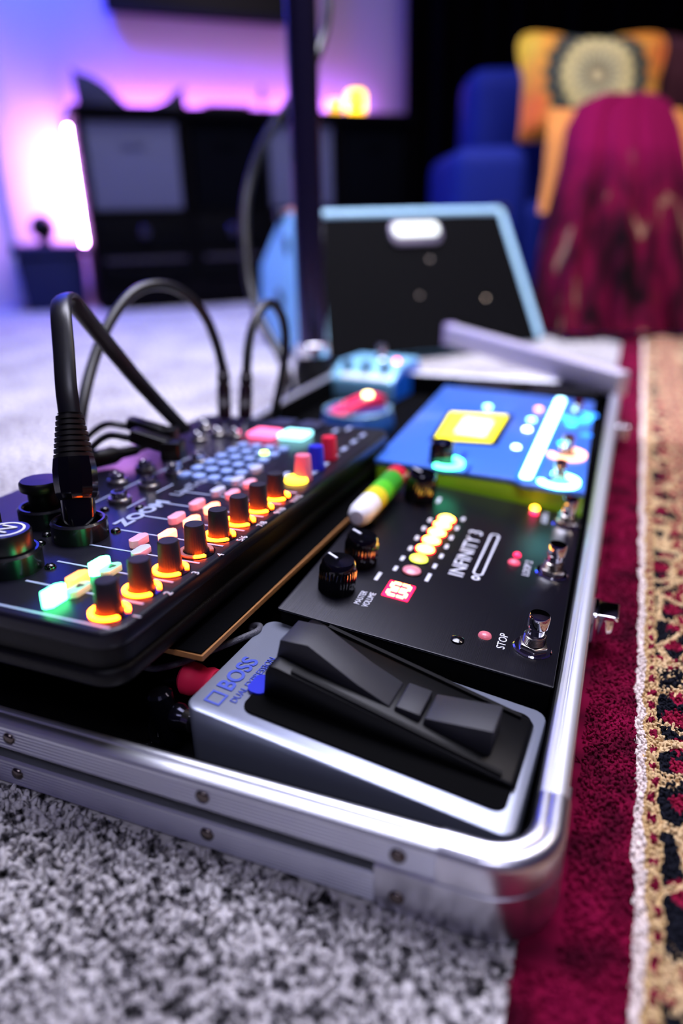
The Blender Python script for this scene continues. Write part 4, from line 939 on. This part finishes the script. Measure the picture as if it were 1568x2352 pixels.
# ================================================================== CURTAIN
def curtain(s0, s1, off, name, label):
    mb = MB(); n = int((s1-s0)*90); rows = 6; v = []
    for k in range(rows+1):
        z = .012+(H-.05)*k/rows
        for i in range(n+1):
            s = s0+(s1-s0)*i/n; d = .035*math.sin(s*52+.6*math.sin(s*9))+.012*math.sin(s*23+k*.3)
            p = WP+CD*s+CN*(off+d); v.append((p[0], p[1], z))
    f = [(k*(n+1)+i, k*(n+1)+i+1, (k+1)*(n+1)+i+1, (k+1)*(n+1)+i) for k in range(rows) for i in range(n)]
    m_ = len(v); v2 = [(x-CN[0]*.003, y-CN[1]*.003, z) for x, y, z in v]
    f2 = [tuple(i+m_ for i in reversed(q)) for q in f]
    o = obj(name, mb.add(v+v2, f+f2), mat('curtain_black', '#030206', .95, spec=.05), smooth=60); tag(o, label, 'curtain'); return o
ce = on_wall(938, 130); sc0 = (ce-WP) @ CD
curtain(sc0-.07, 4.0, .11, 'black_curtain', 'black pleated floor length curtain behind the armchair')

# ================================================================== ARMCHAIR
VR = np.array([math.cos(YAW), -math.sin(YAW), 0]); VF = np.array([math.sin(YAW), math.cos(YAW), 0])
def vp(px, py, dep_): return at(px, py, dep=dep_)
CH0 = at(1240, 700, dep=2.06); CH0[2] = 0
CHM = frame(CH0, VR, VF)
chh = empty('armchair', CHM); tag(chh, 'dark blue velvet armchair in the corner by the curtain', 'armchair')
VEL = mat('blue_velvet', '#061a70', .75, spec=.2, bump=(300, .3))
def lx(px, py, dp): q = CHM.inverted() @ Vector(at(px, py, dep=dp)); return q
def soft(name, x0, x1, y0, y1, z0, z1, r, m, parent, seg=4): return obj(name, box(x0, x1, y0, y1, z0, z1), m, parent, bevel=r, seg=seg)
aL = lx(1022, 400, 1.96).x; aR = lx(1245, 400, 1.96).x; aT = lx(1150, 345, 1.96).z
bL = lx(1052, 250, 2.25).x; bT = lx(1120, 178, 2.25).z
soft('left_arm', aL, aL+.20, -.10, .42, .05, aT, .045, VEL, chh)
soft('back', bL, bL+.78, .26, .46, .12, bT, .06, VEL, chh)
soft('seat', aL+.19, aL+.70, -.08, .30, .06, .30, .04, VEL, chh)
soft('right_arm', aL+.68, aL+.90, -.10, .42, .05, aT, .045, VEL, chh)
for fx in (aL+.06, aL+.84):
    for fy in (-.05, .36): obj('leg', lathe([(1e-5, 0), (.014, 0), (.020, .06), (1e-5, .06)], 16), CBK, chh, M=T(fx, fy, 0))
# mandala cushion
def cushion(name, w, h, t, m, M, label, cat, k=14):
    mb = MB(); v = []; 
    for s in (1, -1):
        for i in range(k+1):
            for j in range(k+1):
                a, b = 2*i/k-1, 2*j/k-1
                pin = 1-.10*(1-abs(a))**1*0-.035*(1-b*b)*abs(a)**2
                pin2 = 1-.05*(1-a*a)*abs(b)**2
                v.append((a*w/2*pin, b*h/2*pin2, s*t/2*((1-a**4)*(1-b**4))**.5+.006*vnoise(a*4, b*4, 3)))
    g_ = lambda s, i, j: s*(k+1)**2+i*(k+1)+j
    f = []
    for s in (0, 1):
        for i in range(k):
            for j in range(k): f.append((g_(s, i, j), g_(s, i+1, j), g_(s, i+1, j+1), g_(s, i, j+1)) if s == 0 else (g_(s, i, j), g_(s, i, j+1), g_(s, i+1, j+1), g_(s, i+1, j)))
    e = empty(name, M); tag(e, label, cat)
    o = obj('cushion_cover', mb.add(v, f), m, e, smooth=70)
    obj('piping', tube([(math.cos(a)*0+sx*w/2*.97, sy*h/2*.97, 0) for a, sx, sy in ((0, -1, -1), (0, 0, -.93), (0, 1, -1), (0, .95, 0), (0, 1, 1), (0, 0, .93), (0, -1, 1), (0, -.95, 0), (0, -1, -1))], .006, 8), m, e)
    return e
def mandala_mat():
    m = mat('mandala_cloth', '#d89a30', .9, bump=(300, .3)); nt = m.node_tree; b = nt.nodes['Principled BSDF']
    tc = nt.nodes.new('ShaderNodeTexCoord'); sp_ = nt.nodes.new('ShaderNodeSeparateXYZ'); nt.links.new(tc.outputs['Object'], sp_.inputs[0])
    x = mathn(nt, 'SUBTRACT', sp_.outputs[0], .0); y = mathn(nt, 'SUBTRACT', sp_.outputs[1], .015)
    r = mathn(nt, 'SQRT', mathn(nt, 'ADD', mathn(nt, 'MULTIPLY', x, x), mathn(nt, 'MULTIPLY', y, y)))
    an_ = mathn(nt, 'ARCTAN2', y, x); pet = mathn(nt, 'MULTIPLY', mathn(nt, 'SINE', mathn(nt, 'MULTIPLY', an_, 20.0)), .007)
    rr_ = mathn(nt, 'MULTIPLY', mathn(nt, 'ADD', r, pet), 4.7)
    cr = ramp(nt, [(0, '#e0cc92'), (.05, '#e0cc92'), (.09, '#4a4636'), (.15, '#5a563e'), (.20, '#d8cc98'), (.27, '#7a7250'), (.32, '#d4c48a'), (.43, '#c8b878'), (.48, '#2a3432'), (.62, '#26302e'), (.68, '#c8942c')])
    nt.links.new(rr_, cr.inputs['Fac'])
    nz = nt.nodes.new('ShaderNodeTexNoise'); nz.inputs['Scale'].default_value = 4; nt.links.new(tc.outputs['Object'], nz.inputs['Vector'])
    wash = ramp(nt, [(.35, '#e0682c'), (.65, '#e8c23a')]); nt.links.new(nz.outputs['Fac'], wash.inputs['Fac'])
    out = mathn(nt, 'GREATER_THAN', rr_, .68)
    nt.links.new(mixc(nt, out, cr.outputs['Color'], wash.outputs['Color']), b.inputs['Base Color']); return m
MAND = mandala_mat()
c0 = at(1355, 205, dep=1.96)
cushion('mandala_cushion', .387, .270, .11, MAND, frame(c0, VR*.999+np.array([0, 0, -.02]), np.array([0, 0, 1])*.97+VF*.24), 'yellow orange cushion printed with a grey mandala on the armchair', 'cushion')
# orange cloth hanging below the cushion
def drape(name, label, m, outline, dep0, thick, folds, amp, cat='blanket', kx=40, ky=34, group=None, bulge=.06, floor=None):
    """cloth hung over the chair: outline = rows of (pixel y, left x, right x), given real depth"""
    ys = [o[0] for o in outline]; v = []
    for j in range(ky+1):
        y = ys[0]+(ys[-1]-ys[0])*j/ky
        l = np.interp(y, ys, [o[1] for o in outline]); r = np.interp(y, ys, [o[2] for o in outline])
        for i in range(kx+1):
            a = i/kx; px = l+(r-l)*a; t_ = j/ky
            dd = dep0-bulge*math.sin(PI*a)**.6*(.35+.65*math.sin(min(1, t_*1.6)*PI/2))+amp*(.25+.75*t_)*(math.sin(folds*a*2*PI+1.2*math.sin(3*t_+a))+.6*math.sin(folds*1.9*a*2*PI+4*t_))
            dd += .14*max(0, .22-t_)                       # rolls back over the arm at the top
            p = at(px, y, dep=dd)
            if floor is not None: p[2] = max(p[2], floor+.004*abs(math.sin(a*30)))
            v.append(tuple(p))
    n = kx+1; f = [(j*n+i, j*n+i+1, (j+1)*n+i+1, (j+1)*n+i) for j in range(ky) for i in range(kx)]
    m_ = len(v); v += [tuple(np.array(p)+VF*thick) for p in v]
    f += [tuple(k+m_ for k in reversed(q)) for q in f]
    for i in range(kx): f += [(i+1, i, i+m_, i+1+m_), (ky*n+i, ky*n+i+1, ky*n+i+1+m_, ky*n+i+m_)]
    for j in range(ky): f += [(j*n, (j+1)*n, (j+1)*n+m_, j*n+m_), ((j+1)*n+kx, j*n+kx, j*n+kx+m_, (j+1)*n+kx+m_)]
    o = obj(name, MB().add(v, f), m, smooth=75); tag(o, label, cat, group); return o
ORC = mat('orange_cloth', '#d8883c', .9, bump=(200, .5))
drape('orange_throw', 'orange cloth hanging from under the mandala cushion', ORC, [(250, 1262, 1568), (330, 1255, 1600), (400, 1250, 1600), (490, 1238, 1600)], 1.80, .01, 2.2, .012, 'throw', 24, 16, bulge=.02)
def throw_mat():
    m = mat('maroon_throw', '#7a0a38', .95, spec=.1, bump=(260, .8)); nt = m.node_tree; b = nt.nodes['Principled BSDF']
    tc = nt.nodes.new('ShaderNodeTexCoord'); mpn = nt.nodes.new('ShaderNodeMapping'); mpn.inputs['Scale'].default_value = (14, 14, 4.5)
    nz = nt.nodes.new('ShaderNodeTexNoise'); nz.inputs['Scale'].default_value = 1.0; nz.inputs['Detail'].default_value = 4
    nt.links.new(tc.outputs['Object'], mpn.inputs['Vector']); nt.links.new(mpn.outputs['Vector'], nz.inputs['Vector'])
    r_ = ramp(nt, [(.36, '#0c0106'), (.47, '#38021a'), (.57, '#62042c'), (.62, '#5a0a20'), (.70, '#a08468')]); nt.links.new(nz.outputs['Fac'], r_.inputs['Fac'])
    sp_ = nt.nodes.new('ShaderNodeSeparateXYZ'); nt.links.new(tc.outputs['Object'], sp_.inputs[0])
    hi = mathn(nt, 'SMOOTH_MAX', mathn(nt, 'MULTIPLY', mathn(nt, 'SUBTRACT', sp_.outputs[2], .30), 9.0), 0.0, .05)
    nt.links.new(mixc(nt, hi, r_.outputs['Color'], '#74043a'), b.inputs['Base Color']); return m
THR = throw_mat()
drape('maroon_throw', 'maroon patterned throw draped over the armchair down to the floor', THR,
      [(212, 1390, 1500), (235, 1335, 1540), (290, 1305, 1562), (380, 1290, 1580), (480, 1262, 1600), (600, 1238, 1620), (700, 1226, 1630), (765, 1224, 1640)], 1.70, .02, 3.4, .022, 'throw', 60, 44, bulge=.10, floor=.006)
c1 = at(1590, 180, dep=2.02)
cushion('maroon_cushion', .24, .20, .10, mat('dark_maroon_cloth', '#3a0618', .9), frame(c1, VR, np.array([0, 0, 1])), 'dark maroon cushion beside the mandala cushion', 'cushion')
